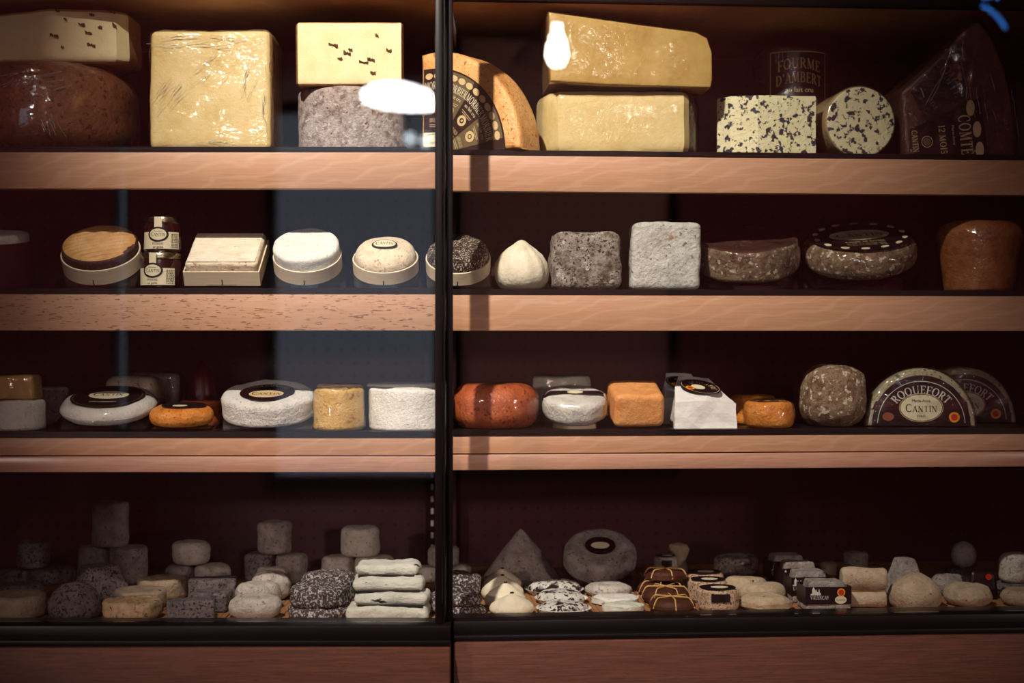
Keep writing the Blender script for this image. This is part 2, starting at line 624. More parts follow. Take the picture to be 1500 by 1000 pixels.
GLY['É'] = (GLY['E'][0], GLY['E'][1] + _ln(.34, 1.08, .52, 1.26, TN * 1.2))
GLY['Ç'] = (GLY['C'][0], GLY['C'][1] + _ln(.46, .02, .40, -.22, TN * 1.4))

_SANS = {}
def sans_polys(s):
    if s not in _SANS:
        cu = bpy.data.curves.new('t', 'FONT'); cu.body = s; cu.resolution_u = 2
        o = bpy.data.objects.new('t', cu)
        me = bpy.data.meshes.new_from_object(o)
        _SANS[s] = [[Vector((me.vertices[i].co.x, me.vertices[i].co.y)) for i in p.vertices] for p in me.polygons]
        bpy.data.objects.remove(o); bpy.data.curves.remove(cu); bpy.data.meshes.remove(me)
    return _SANS[s]

def lettering(s, size, serif=True, width=None, track=0.06):
    """polygons of the words, baseline at v = 0, centred on u = 0; size = capital height; width stretches"""
    P = []
    if serif:
        x = 0
        for ch in s:
            small = ch.islower()
            adv, g = GLY[ch.upper()]
            k = 0.78 if small else 1.0
            for q in g: P.append([Vector((x + p.x * k, p.y * k)) for p in q])
            x += adv * k + track
        xs0, xs1 = 0, x - track
        sc = size
    else:
        P = [[p.copy() for p in q] for q in sans_polys(s)]
        xs0 = min(p.x for q in P for p in q); xs1 = max(p.x for q in P for p in q)
        sc = size / 0.70
    c = (xs0 + xs1) / 2
    sx = sc if width is None else width / (xs1 - xs0)
    return [[Vector(((p.x - c) * sx, p.y * sc)) for p in q] for q in P]

def x2(P, dx=0, dy=0, rot=0, sx=1, sy=1):
    c, s = math.cos(rot), math.sin(rot)
    return [[Vector((p.x * sx * c - p.y * sy * s + dx, p.x * sx * s + p.y * sy * c + dy)) for p in q] for q in P]

def arc2(P, R, mid=PI / 2, sy=1.0):
    """bend the words around the origin, feet inward, centred at the angle mid"""
    return [[Vector(((R + p.y) * math.cos(mid - p.x / R), (R + p.y) * math.sin(mid - p.x / R) * sy)) for p in q] for q in P]

def on_top(z, dome=0.0, R=1.0, ox=0, oy=0, zf=None):
    return lambda u, v, w_: (u + ox, v + oy, (zf(u + ox, v + oy) if zf else z + dome * (1 - ((u + ox) ** 2 + (v + oy) ** 2) / R ** 2)) + w_)
def on_front(y, ox=0, oz=0):
    return lambda u, v, w_: (u + ox, y - w_, v + oz)
def on_drum(R, oz=0, a0=0.0, taper=0.0):
    return lambda u, v, w_: ((R + w_ + taper * (v + oz)) * math.sin(u / R + a0), -(R + w_ + taper * (v + oz)) * math.cos(u / R + a0), v + oz)

def print_mesh(name, P, mp, w_=0.0007):
    V, Fc = [], []
    for q in P:
        o = len(V)
        V += [mp(p.x, p.y, w_) for p in q]
        Fc.append(tuple(range(o, o + len(q))))
    return mk(name, V, Fc, False)

def plate(name, outline, mp, t=0.0005, rings=4):
    """thin sheet with a (u, v) outline laid on a surface map"""
    n = len(outline)
    cu = sum(p[0] for p in outline) / n; cv = sum(p[1] for p in outline) / n
    V, Fc = [], []
    for w_ in (t, 0.0):
        base = len(V)
        for k in range(rings, 0, -1):
            s = k / rings
            for (u, v) in outline: V.append(mp(cu + (u - cu) * s, cv + (v - cv) * s, w_))
        V.append(mp(cu, cv, w_)); c = len(V) - 1
        for k in range(rings - 1):
            for i in range(n):
                j = (i + 1) % n
                a, b = base + k * n, base + (k + 1) * n
                q = (a + i, a + j, b + j, b + i)
                Fc.append(q if w_ else tuple(reversed(q)))
        a = base + (rings - 1) * n
        for i in range(n):
            j = (i + 1) % n
            q = (a + i, a + j, c)
            Fc.append(q if w_ else tuple(reversed(q)))
        if w_: top = base
        else: bot = base
    for i in range(n):
        j = (i + 1) % n
        Fc.append((bot + i, bot + j, top + j, top + i))
    return mk(name, V, Fc, False)

def ell(a, b, n=40, cx=0, cy=0, a0=0, a1=360):
    full = abs(a1 - a0) >= 360
    m = n if full else n + 1
    return [(cx + a * math.cos(math.radians(a0 + (a1 - a0) * i / n)), cy + b * math.sin(math.radians(a0 + (a1 - a0) * i / n))) for i in range(m)]

def rect(w_, h, nx=8, ny=3, cx=0, cy=0):
    P = []
    for i in range(nx): P.append((-w_ / 2 + w_ * i / nx, -h / 2))
    for i in range(ny): P.append((w_ / 2, -h / 2 + h * i / ny))
    for i in range(nx): P.append((w_ / 2 - w_ * i / nx, h / 2))
    for i in range(ny): P.append((-w_ / 2, h / 2 - h * i / ny))
    return [(x + cx, y + cy) for x, y in P]

def ringband(name, a, b, wd, mp, t=0.0007, n=48, cx=0, cy=0, a0=0, a1=360):
    V, Fc = [], []
    for i in range(n + 1):
        an = math.radians(a0 + (a1 - a0) * i / n)
        c, s = math.cos(an), math.sin(an)
        V.append(mp(cx + (a - wd / 2) * c, cy + (b - wd / 2) * s, t)); V.append(mp(cx + (a + wd / 2) * c, cy + (b + wd / 2) * s, t))
    for i in range(n): Fc.append((2 * i, 2 * i + 1, 2 * i + 3, 2 * i + 2))
    return mk(name, V, Fc, False)

# ------------------------------------------------------------------ pixels to places
ZS = {1: 1.535, 2: 1.328, 3: 1.118, 4: 0.850}
RA = math.atan2(0.067, 0.880)          # the right-hand bay stands at a slight angle
RX0, RY0 = -0.0964, 0.032
def spot_at(px, d=0.0):
    """world x, y and metres per pixel for a photo column px at a distance d behind the shelf front"""
    Y = d
    for _ in range(6):
        s = (D + Y) / F
        x = (px - 750) * s
        Y = d + (RY0 + (x - RX0) * math.tan(RA) if px > 652 else 0.0)
    return x, Y, s
def fit(px0, px1, pytop, d, zb, spot_at=spot_at):
    """x, y, width and height of a thing seen between columns px0, px1 whose top is at row pytop and whose foot is at zb"""
    x, Y, s = spot_at((px0 + px1) / 2, d)
    return x, Y, (px1 - px0) * s, (CZ - (pytop - 500) * s) - zb
def zpx(py, px, d):
    return CZ - (py - 500) * spot_at(px, d)[2]

# ================================================================== materials
M_black = plain('black_metal', srgb(22, 13, 16), 0.34, 0.0, 0.3)
M_panel = plain('black_shelf_sheet', srgb(20, 12, 14), 0.40, 0.0, 0.28)
M_beech = woodmat('beech', [srgb(172, 126, 96), srgb(186, 140, 108), srgb(196, 150, 118), srgb(212, 172, 142)], 0.0, None)
M_beech_f = woodmat('beech_flecked', [srgb(174, 130, 102), srgb(190, 146, 116), srgb(198, 156, 128), srgb(210, 172, 144)], 0.75, srgb(96, 58, 40), figure=0.12)
M_rail = woodmat('beech_lacquered', [srgb(172, 124, 102), srgb(188, 142, 118), srgb(198, 154, 132), srgb(210, 170, 150)], 0.0, None, 0.25, 0.15, 0.8)
M_plinth = woodmat('plinth_oak', [srgb(76, 40, 29), srgb(108, 60, 42), srgb(132, 78, 56), srgb(70, 36, 26)], 0.3, srgb(60, 30, 22), 0.6, 0.10, 0.05)
M_wine = plain('wine_plaster', srgb(165, 84, 90), 0.8)
M_floor = woodmat('dark_floor', [srgb(60, 34, 26), srgb(82, 48, 36), srgb(98, 60, 44), srgb(60, 34, 24)], 0, None, 0.5, 0.2, 0.1)
M_ceil = plain('ceiling_plaster', srgb(150, 110, 96), 0.9)
M_glass = clearmat('case_glass', 0.040, 0.0)
M_acryl = clearmat('clear_acrylic', 0.05, 0.04, (0.93, 0.95, 0.95, 1))
M_film = clearmat('cling_film', 0.10, 0.07, (0.97, 0.97, 0.97, 1), 1.0, 42, (1, 1, 2.6), 0.0055)
M_filmt = clearmat('tight_film', 0.06, 0.11, (0.97, 0.97, 0.97, 1), 0.8, 60, (1, 1, 1), 0.003)
M_cream = plain('cream_paper', srgb(226, 214, 180), 0.6)
M_ink = plain('black_ink', srgb(26, 20, 22), 0.5)
M_lab = plain('black_label', srgb(34, 20, 24), 0.35)
M_labr = plain('dark_red_label', srgb(62, 24, 28), 0.35)
M_gold = plain('pale_gold_ink', srgb(214, 186, 140), 0.45)
M_white = plain('white_ink', srgb(226, 220, 210), 0.5)
M_red = plain('red_seal', srgb(196, 52, 20), 0.45)
M_orange = plain('orange_seal', srgb(240, 160, 40), 0.45)
M_chip = woodmat('poplar_chip', [srgb(204, 184, 154), srgb(216, 198, 170), srgb(224, 208, 184), srgb(230, 216, 194)], 0, None, 0.65, 0.1, 0.0)
M_metal = plain('tin_lid', srgb(190, 180, 150), 0.25, 1.0)

def perforated():
    m, nt, p = newmat('perforated_back')
    tc = N(nt, 'ShaderNodeTexCoord')
    sp = N(nt, 'ShaderNodeSeparateXYZ')
    nt.links.new(tc.outputs['Object'], sp.inputs[0])
    def md(sock, period, shift=0.0):
        a = N(nt, 'ShaderNodeMath', operation='ADD'); a.inputs[1].default_value = shift + 50 * period
        nt.links.new(sock, a.inputs[0])
        b = N(nt, 'ShaderNodeMath', operation='MODULO'); b.inputs[1].default_value = period
        nt.links.new(a.outputs[0], b.inputs[0])
        c = N(nt, 'ShaderNodeMath', operation='SUBTRACT'); c.inputs[1].default_value = period / 2
        nt.links.new(b.outputs[0], c.inputs[0])
        return c.outputs[0]
    cb = N(nt, 'ShaderNodeCombineXYZ')
    nt.links.new(md(sp.outputs['X'], 0.024), cb.inputs[0])
    nt.links.new(md(sp.outputs['Z'], 0.024), cb.inputs[1])
    ln = N(nt, 'ShaderNodeVectorMath', operation='LENGTH')
    nt.links.new(cb.outputs[0], ln.inputs[0])
    lt = N(nt, 'ShaderNodeMath', operation='LESS_THAN'); lt.inputs[1].default_value = 0.0028
    nt.links.new(ln.outputs['Value'], lt.inputs[0])
    n = noise4(nt, coords(nt), 6, 3)
    c = mixc(nt, n, srgb(54, 22, 28), srgb(66, 30, 34))
    nt.links.new(mixc(nt, lt.outputs[0], c, srgb(16, 9, 10)), p.inputs['Base Color'])
    p.inputs['Roughness'].default_value = 0.42
    return m
M_back = perforated()

# ================================================================== room shell
YR = -5.5
XL, XR, ZC = -3.4, 3.4, 3.0
def struct(name, me, mat, label=None, **k):
    o = link(name, me, mat, **k)
    tag(o, label, None, None, 'structure')
    return o
struct('floor', boxme('floor', XL, XR, YR, 0.75, -0.1, 0.0), M_floor)
struct('ceiling', boxme('ceiling', XL, XR, YR, 0.75, ZC, ZC + 0.1), M_ceil)
struct('wall_back', boxme('wall_back', XL, XR, 0.70, 0.80, 0, ZC), M_wine)
struct('wall_left', boxme('wall_left', XL - 0.1, XL, YR, 0.80, 0, ZC), M_wine)
struct('wall_right', boxme('wall_right', XR, XR + 0.1, YR, 0.80, 0, ZC), M_wine)

# where the case glass stands; what it mirrors is the street side of the shop behind the photographer
GY = -0.12
RN = Vector((math.sin(RA), -math.cos(RA), 0))
RP = Vector((RX0, RY0, 0)) + RN * 0.13
def mirrored(px, py, Yw, right):
    d = Vector(((px - 750) / F, 1.0, -(py - 500) / F)).normalized()
    o = Vector((0, -D, CZ))
    n = RN if right else Vector((0, -1, 0))
    p = RP if right else Vector((0, GY, 0))
    t = (p - o).dot(n) / d.dot(n)
    h = o + d * t
    r = d - n * 2 * d.dot(n)
    k = (Yw - h.y) / r.y
    return h + r * k

a, b = mirrored(388, 150, YR, False), mirrored(650, 712, YR, False)
W1 = (a.x, b.x, b.z, a.z)
a, b = mirrored(662, 40, YR, True), mirrored(993, 694, YR, True)
W2 = (min(a.x, b.x), max(a.x, b.x), b.z, min(a.z, 2.85))
a, b = mirrored(168, 200, YR, False), mirrored(188, 640, YR, False)
W3 = (a.x, b.x, b.z, a.z)
def wall_with_openings(ops):
    """wall slab at YR split into boxes round the openings (x0, x1, z0, z1)"""
    xs = sorted({XL, XR} | {o[0] for o in ops} | {o[1] for o in ops})
    vf = []
    for x0, x1 in zip(xs[:-1], xs[1:]):
        hole = [o for o in ops if o[0] <= x0 + 1e-6 and o[1] >= x1 - 1e-6]
        if hole:
            h = hole[0]
            vf.append(box(x0, x1, YR - 0.12, YR, 0, h[2])); vf.append(box(x0, x1, YR - 0.12, YR, h[3], ZC))
        else:
            vf.append(box(x0, x1, YR - 0.12, YR, 0, ZC))
    return join(*vf)
OPS = sorted([W1, W2, W3])
v, f = wall_with_openings(OPS)
struct('wall_front', mk('wall_front', v, f, False), M_wine)
def window(name, W, panes, mat):
    x0, x1, z0, z1 = W
    e = bpy.data.objects.new(name, None); COL.objects.link(e); e['kind'] = 'structure'
    e.location = ((x0 + x1) / 2, YR, z0)
    hw, h = (x1 - x0) / 2, z1 - z0
    t = min(0.05, hw * .3)
    v, f = join(box(-hw, -hw + t, -0.10, 0.02, 0, h), box(hw - t, hw, -0.10, 0.02, 0, h), box(-hw + t, hw - t, -0.10, 0.02, 0, 0.05), box(-hw + t, hw - t, -0.10, 0.02, h - 0.05, h))
    link('window_frame', mk('window_frame', v, f, False), M_black, e)
    n = panes
    for i in range(n):
        a_ = -hw + t + (2 * hw - 2 * t) * i / n; b_ = -hw + t + (2 * hw - 2 * t) * (i + 1) / n
        link('pane', boxme('pane', a_ + .002, b_ - .002, -0.06, -0.054, 0.05, h - 0.05), mat, e)
    return e
window('window_1', W1, 2, M_glass)
window('window_3', W3, 1, M_glass)
m_, nt_, p_ = newmat('linen_blind')
nt_.nodes.remove(p_)
tl = N(nt_, 'ShaderNodeBsdfTranslucent'); tl.inputs[0].default_value = (0.85, 0.50, 0.42, 1)
df = N(nt_, 'ShaderNodeBsdfDiffuse'); df.inputs[0].default_value = (0.80, 0.50, 0.42, 1)
mx_ = N(nt_, 'ShaderNodeMixShader'); mx_.inputs[0].default_value = 0.5
nt_.links.new(tl.outputs[0], mx_.inputs[1]); nt_.links.new(df.outputs[0], mx_.inputs[2])
nt_.links.new(mx_.outputs[0], nt_.nodes['Material Output'].inputs['Surface'])
e = window('window_2', W2, 3, M_glass)
link('roller_blind', boxme('roller_blind', -(W2[1] - W2[0]) / 2, (W2[1] - W2[0]) / 2, -0.02, -0.017, 0.02, W2[3] - W2[2] - .02), m_, e)

# ================================================================== shop lamps and added fill lights
def aim(o, target):
    o.rotation_euler = (Vector(target) - o.location).to_track_quat('-Z', 'Y').to_euler()
M_bulb = emit('lamp_face', (1.0, 0.82, 0.6, 1), 20.0)
t = thing('ceiling_spotlight', 'black cylindrical ceiling spotlight aimed at the cheese case', 'spotlight', SPOT_POS)
aim(t, SPOT_AIM)
link('housing', lathe('housing', [(0.001, 0.16), (0.05, 0.16), (0.055, 0.15), (0.055, -0.02), (0.05, -0.02), (0.05, 0.02), (0.001, 0.02)], 32), M_black, t)
link('lens', lathe('lens', [(0.001, 0.010), (0.045, 0.010), (0.045, 0.016), (0.001, 0.016)], 24), M_bulb, t)
st = bpy.data.objects.new('stem', tube('stem', [(0, 0, 0.14), (0, 0.04, 0.20)], 0.010)); COL.objects.link(st); st.parent = t; st.data.materials.append(M_black)
ld = bpy.data.lights.new('spot', 'SPOT')
ld.energy = SPOT_W; ld.color = SPOT_COL; ld.spot_size = math.radians(44); ld.spot_blend = 1.0; ld.shadow_soft_size = 0.022
lo = bpy.data.objects.new('spot_beam', ld); COL.objects.link(lo); lo.parent = t; lo.location = (0, 0, -0.03)

# two washers added to light the street wall, for ambient and a reddish veil
for wx, lab in ((-2.3, 'added black fill spotlight brightening the plaster beside the narrow window'), (1.9, 'added black fill spotlight brightening the plaster beside the blind')):
    t = thing('fill_washer', lab, 'spotlight', (wx, -3.9, 2.86))
    aim(t, (wx * .8, YR, 1.4))
    link('housing', lathe('housing', [(0.001, 0.12), (0.05, 0.12), (0.055, 0.11), (0.055, -0.02), (0.05, -0.02), (0.05, 0.02), (0.001, 0.02)], 32), M_black, t)
    link('lens', lathe('lens', [(0.001, 0.010), (0.045, 0.010), (0.045, 0.016), (0.001, 0.016)], 24), M_bulb, t)
    wl = bpy.data.lights.new('wash', 'SPOT'); wl.energy = WASH_FILL_W; wl.color = (1.0, 0.70, 0.58); wl.spot_size = math.radians(120); wl.spot_blend = 0.6; wl.shadow_soft_size = 0.04
    wo = bpy.data.objects.new('wash_fill_beam', wl); COL.objects.link(wo); wo.parent = t; wo.location = (0, 0, -0.03)

# low fill lamps, added out of view to brighten the lower rear stacks
for lx, ly, tgt, pw, lab in ((-1.62, -1.9, (-0.14, 0.25, 0.96), LOW_FILL_W, 'added fill lamp on a black stand near the jam jar side'), (2.45, -1.7, (-0.02, 0.25, 0.96), LOW_FILL_W * 0.9, 'added fill lamp on a black stand near the half-moon cheese side')):
    t = thing('fill_lamp', lab, 'added fill lamp', (lx, ly, 0))
    link('foot', lathe('foot', [(0.001, 0), (0.13, 0), (0.13, 0.012), (0.12, 0.018), (0.001, 0.02)], 32), M_black, t)
    link('pole', tube('pole', [(0, 0, 0.018), (0, 0, 1.36)], 0.010, 10), M_black, t)
    hd = link('lamp_head', lathe('lamp_head', [(0.001, 0.10), (0.03, 0.10), (0.04, 0.09), (0.07, -0.03), (0.066, -0.03), (0.036, 0.085), (0.001, 0.085)], 32), M_black, t, (0, 0, 1.44))
    hd.rotation_euler = (Vector(tgt) - Vector((lx, ly, 1.44))).to_track_quat('-Z', 'Y').to_euler()
    wl = bpy.data.lights.new('low', 'SPOT'); wl.energy = pw; wl.color = (1.0, 0.76, 0.66); wl.spot_size = math.radians(22); wl.spot_blend = 1.0; wl.shadow_soft_size = 0.05
    wo = bpy.data.objects.new('low_fill_beam', wl); COL.objects.link(wo); wo.parent = t
    wo.location = Vector((0, 0, 1.44)) + (Vector(tgt) - Vector((lx, ly, 1.44))).normalized() * 0.04
    wo.rotation_euler = hd.rotation_euler

# opal bowl pendant: the case glass mirrors it
P1 = mirrored(583, 138, -3.2, False)
t = thing('pendant_lamp', 'opal white bowl pendant lamp mirrored in the case glass', 'pendant lamp', (P1.x, P1.y, P1.z - 0.045), (0, math.radians(6), 0))
link('shade', lathe('shade', [(0.001, 0), (0.06, 0.0), (0.120, 0.004), (0.132, 0.022), (0.128, 0.045), (0.10, 0.068), (0.05, 0.082), (0.001, 0.084)], 40), emit('opal_glow', (0.95, 0.97, 1.0, 1), 40.0), t)
link('cord', tube('cord', [(0, 0, 0.082), (-0.10 * (ZC - P1.z), 0, ZC - P1.z + 0.045)], 0.004), M_black, t)
# clear pendant with a bare bulb, mirrored in the right-hand glass
P2 = mirrored(816, 66, -3.0, True)
q = mirrored(1452, 22, -3.0, True)  # unseen blue tube, added so the glass mirrors a blue glint
t = thing('blue_glint_tube', 'small bent blue glowing tube added for the blue glint above the dark wedge', 'added glint light', q)
M_blue_glint = emit('blue_glint_glow', (0.05, 0.30, 1.0, 1), 9.0)
link('tube', tube('tube', [(-.035, 0, .03), (-.01, 0, .022), (.03, 0, -.01), (.055, 0, -.045)], .0042, 8), M_blue_glint, t)
link('tube', tube('tube', [(-.03, 0, .06), (.0, 0, .068), (.03, 0, .064)], .006, 8), M_blue_glint, t)
link('hanger', tube('hanger', [(0, 0, .075), (0, 0, ZC - q.z)], .002), M_black, t)
t = thing('pendant_lamp', 'clear glass funnel pendant lamp with a bare bulb mirrored in the case glass', 'pendant lamp', (P2.x, P2.y, P2.z - 0.075))
link('bulb', lathe('bulb', [(0.001, 0), (0.022, 0.006), (0.036, 0.03), (0.038, 0.055), (0.030, 0.09), (0.018, 0.12), (0.016, 0.145), (0.001, 0.145)], 32), emit('bulb_glow', (1.0, 0.90, 0.76, 1), 110.0), t)
link('shade', lathe('shade', [(0.15, 0.01), (0.13, 0.05), (0.06, 0.11), (0.03, 0.16), (0.031, 0.16), (0.062, 0.112), (0.132, 0.052), (0.152, 0.01)], 40), M_acryl, t)
link('cord', tube('cord', [(0, 0, 0.145), (0, 0, ZC - P2.z + 0.075)], 0.004), M_black, t)
for i, (px, py, lab) in enumerate(((600, 203, 'small frosted globe lamp hanging left of its twin'), (624, 206, 'small frosted globe lamp hanging right of its twin'))):
    q = mirrored(px, py, -4.2, False)
    t = thing('globe_lamp', ('small frosted globe lamp with a long cord behind the photographer', 'small frosted globe lamp with a short cord behind the photographer')[i], 'pendant lamp', q)
    link('globe', lathe('globe', [(0.001, -0.03), (0.016, -0.024), (0.026, -0.008), (0.026, 0.010), (0.014, 0.028), (0.001, 0.03)], 24), MATS.get('globe_glow') or emit('globe_glow', (0.80, 0.93, 1.0, 1), 9.0), t)
    link('cord', tube('cord', [(0, 0, 0.028), (0, 0, ZC - q.z)], 0.003), M_black, t)

# ================================================================== the two case units
ZTOP = 1.766
def case_unit(name, label, org, rz, x0, x1, std_x):
    k_ = math.tan(rz)
    xe = x1 + (0.0160 if rz == 0 else 0.0)      # the straight unit's rails run on to meet the angled unit
    t = thing(name, label, 'display case', (org[0], org[1], 0), (0, 0, rz))
    link('back_panel', skewme('back_panel', x0, x1, 0.475, 0.490, 0.10, 2.0, k_), M_back, t)
    for xs in (x0, x1):
        if abs(xs) > 0.5:
            link('side_panel', boxme('side_panel', xs - 0.012, xs + 0.012, -0.09, 0.475, 0.10, 2.0), M_panel, t)
    link('deck', skewme('deck', x0, x1, -0.085, 0.475, 0.815, 0.846, k_), M_panel, t)
    link('plinth_board', bevbox('plinth_board', x0, xe, -0.165, -0.12, 0.08, 0.835), M_plinth, t)
    link('bottom_rail', bevbox('bottom_rail', x0, xe, -0.150, -0.088, 0.8355, 0.862, 0.002), M_black, t)
    link('bottom_track', bevbox('bottom_track', x0, xe, -0.158, -0.1505, 0.8355, 0.843, 0.001), M_black, t)
    link('top_board', skewme('top_board', x0, x1, 0.05, 0.475, ZTOP, ZTOP + 0.03, k_), M_beech, t)
    link('top_fascia', bevbox('top_fascia', x0, x1, 0.036, 0.0495, ZTOP, ZTOP + 0.05), M_panel, t)
    link('head_rail', bevbox('head_rail', x0, x1, -0.150, -0.036, 1.965, 2.0), M_black, t)
    # slotted upright that carries the shelves
    for sx in std_x:
        s_ = link('shelf_standard', bevbox('shelf_standard', sx - 0.012, sx + 0.012, 0.462, 0.4745, 0.86, 1.74, 0.001), M_black, t)
        k = 0
        while k < 9:
            z = 0.88 + 0.0215 * k
            link('slot', SLOT, M_white, s_, (sx, 0.4618, z)); k += 1
    return t
SLOT = boxme('slot', -0.0022, 0.0022, -0.0004, 0.0004, 0, 0.010)
LEFT_O, RIGHT_O = (-0.1000, 0.0), (RX0, RY0)
case_unit('display_case', 'black cheese display case unit with jam jars and square white tray cheese', LEFT_O, 0.0, -1.15, 0.0, [-0.0415])
case_unit('display_case', 'black cheese display case unit set at an angle, with boxed blue and half-moon cheeses', RIGHT_O, RA, 0.0035, 1.30, [])

def shelf(zi, label, org, rz, x0, x1, wood, rail=False):
    z = ZS[zi]
    t = thing('shelf', label, 'shelf', (org[0], org[1], z), (0, 0, rz))
    link('shelf_panel', skewme('shelf_panel', x0, x1, -0.002, 0.445, -0.008, 0.0, math.tan(rz)), M_panel, t)
    if not rail:
        link('front_board', bevbox('front_board', x0, x1, -0.008, 0.012, -0.062, -0.0085, 0.001), wood, t)
        link('edge_strip', boxme('edge_strip', x0, x1, -0.009, -0.0021, -0.0082, -0.0030), M_panel, t)
    else:
        link('front_board', bevbox('front_board', x0, x1, -0.008, 0.012, -0.034, -0.0085, 0.001), wood, t)
        link('edge_strip', boxme('edge_strip', x0, x1, -0.009, -0.0021, -0.0082, -0.0030), M_panel, t)
        link('light_rail', bevbox('light_rail', x0, x1, -0.014, 0.012, -0.0585, -0.0355, 0.002), M_rail, t)
    return t
shelf(1, 'beech-fronted shelf under the film-wrapped yellow cheese block', LEFT_O, 0, -1.13, -0.001, M_beech)
shelf(2, 'flecked beech-fronted shelf under the jam jars', LEFT_O, 0, -1.13, -0.001, M_beech_f)
shelf(3, 'beech-fronted shelf with a lower rail under the small orange washed cheese', LEFT_O, 0, -1.13, -0.001, M_beech, True)
shelf(1, 'beech-fronted shelf under the blue-veined cheeses', RIGHT_O, RA, 0.0045, 1.28, M_beech)
shelf(2, 'beech-fronted shelf under the knotted cloth-bag cheese', RIGHT_O, RA, 0.0045, 1.28, M_beech)
shelf(3, 'beech-fronted shelf with a lower rail under the half-moon black-labelled cheese', RIGHT_O, RA, 0.0045, 1.28, M_beech, True)

# sliding glass doors
def glass_door(label, org, rz, x0, x1, stile):
    t = thing('glass_door', label, 'glass door', (org[0], org[1], 0), (0, 0, rz))
    link('glass_pane', boxme('glass_pane', x0, x1, -0.003, 0.003, 0.8625, 1.963), M_glass, t)
    link('stile', bevbox('stile', stile[0], stile[1], -0.016, 0.016, 0.8625, 1.964, 0.0015), M_black, t)
    link('stile_seal', boxme('stile_seal', stile[2], stile[3], -0.010, 0.010, 0.8625, 1.964), M_panel, t)
    return t
sL = (D + GY) / F
xa = lambda px: (px - 750) * sL
glass_door('sliding glass door with a black stile in front of the jam jars', (0, GY, 0), 0, -1.24, xa(638), (xa(638), xa(649), xa(649), xa(652)))
gp = RP + Vector((math.cos(RA), math.sin(RA), 0)) * 0.0
gx = lambda px: ((px - 750) * (D + gp.y) / F - gp.x) / math.cos(RA)
gd = glass_door('sliding glass door with a black stile in front of the half-moon black-labelled cheese', (gp.x, gp.y, 0), RA, gx(663), 1.28, (gx(653.5), gx(663), gx(652.5), gx(653.5)))

# ================================================================== cheese materials
W_ = srgb
R_paste = rind('pale_paste', [W_(226, 204, 150), W_(236, 216, 166), W_(240, 222, 176)], 14, bump=0.15, bsc=140, rough=0.55, sss=0.15)
R_pasteR = rind('warm_crust', [W_(150, 108, 66), W_(186, 140, 90), W_(120, 80, 50)], 40, bump=0.4, rough=0.7)
R_loaf = rind('brown_crust', [W_(104, 62, 40), W_(142, 92, 62), W_(124, 74, 48), W_(160, 110, 76)], 16, speck=W_(84, 48, 34), spsc=60, spth=0.6, bump=0.4, bsc=60, rough=0.5)
R_yellow = rind('yellow_paste', [W_(216, 186, 118), W_(228, 204, 144), W_(236, 214, 160)], 10, bump=0.2, bsc=80, rough=0.5, sss=0.15)
R_yellowd = rind('amber_paste', [W_(176, 138, 70), W_(196, 160, 90), W_(206, 172, 104)], 10, bump=0.15, bsc=80, rough=0.45, coat=0.35)
R_mottle = rind('mottled_grey_rind', [W_(98, 76, 70), W_(150, 132, 126), W_(186, 172, 164), W_(128, 104, 96)], 34, speck=W_(112, 56, 34), spsc=46, spth=0.66, bump=0.6, bsc=120, speck2=W_(196, 186, 180), sp2sc=70, sp2th=0.56)
R_morb = rind('orange_morbier_rind', [W_(206, 136, 70), W_(226, 166, 98), W_(234, 182, 118)], 16, speck=W_(180, 96, 40), spsc=70, spth=0.62, bump=0.35, bsc=90, rough=0.42, coat=0.5)
R_blue = rind('blue_veined_paste', [W_(222, 214, 168), W_(232, 224, 182), W_(226, 216, 164)], 12, speck=W_(52, 50, 62), spsc=48, spth=0.555, spw=0.04, bump=0.35, bsc=80, rough=0.5, speck2=W_(110, 108, 96), sp2sc=70, sp2th=0.60)
R_bluer = rind('blue_cheese_crust', [W_(150, 122, 84), W_(190, 166, 120), W_(170, 140, 96)], 40, bump=0.5)
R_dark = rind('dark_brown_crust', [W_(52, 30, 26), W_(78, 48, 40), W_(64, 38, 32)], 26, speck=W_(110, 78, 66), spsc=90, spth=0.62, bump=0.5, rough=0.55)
R_comte = rind('comte_crust', [W_(70, 42, 32), W_(92, 58, 44), W_(80, 50, 38)], 20, bump=0.4, rough=0.6)
R_white = rind('white_bloom', [W_(214, 210, 198), W_(230, 227, 218), W_(238, 236, 228)], 30, speck=W_(190, 184, 170), spsc=110, spth=0.62, spw=0.1, bump=0.45, bsc=110, rough=0.85)
R_whiteg = rind('white_bloom_grey_flecks', [W_(196, 192, 184), W_(222, 219, 212), W_(232, 230, 224)], 30, speck=W_(110, 104, 100), spsc=85, spth=0.66, spw=0.06, bump=0.6, bsc=110, rough=0.85)
R_cream = rind('cream_speckled_rind', [W_(206, 184, 152), W_(224, 206, 178), W_(232, 218, 194)], 26, speck=W_(176, 136, 104), spsc=100, spth=0.62, bump=0.4, rough=0.6)
R_ridge = rind('golden_ridged_rind', [W_(176, 124, 66), W_(200, 150, 90), W_(212, 168, 110)], 30, bump=0.12, rough=0.5)
R_flake = rind('dark_flake_crust', [W_(34, 24, 22), W_(60, 46, 40), W_(44, 32, 28)], 60, speck=W_(214, 200, 178), spsc=190, spth=0.57, spw=0.03, bump=0.9, bsc=160, rough=0.6)
R_cloth = rind('ivory_cloth', [W_(206, 194, 166), W_(222, 212, 188), W_(230, 222, 200)], 24, bump=0.35, bsc=60, rough=0.7)
R_greyb = rind('grey_brown_mould', [W_(62, 46, 40), W_(112, 98, 88), W_(166, 156, 146), W_(80, 60, 52)], 22, speck=W_(66, 46, 38), spsc=100, spth=0.58, bump=0.8, bsc=130, speck2=W_(198, 194, 186), sp2sc=60, sp2th=0.60)
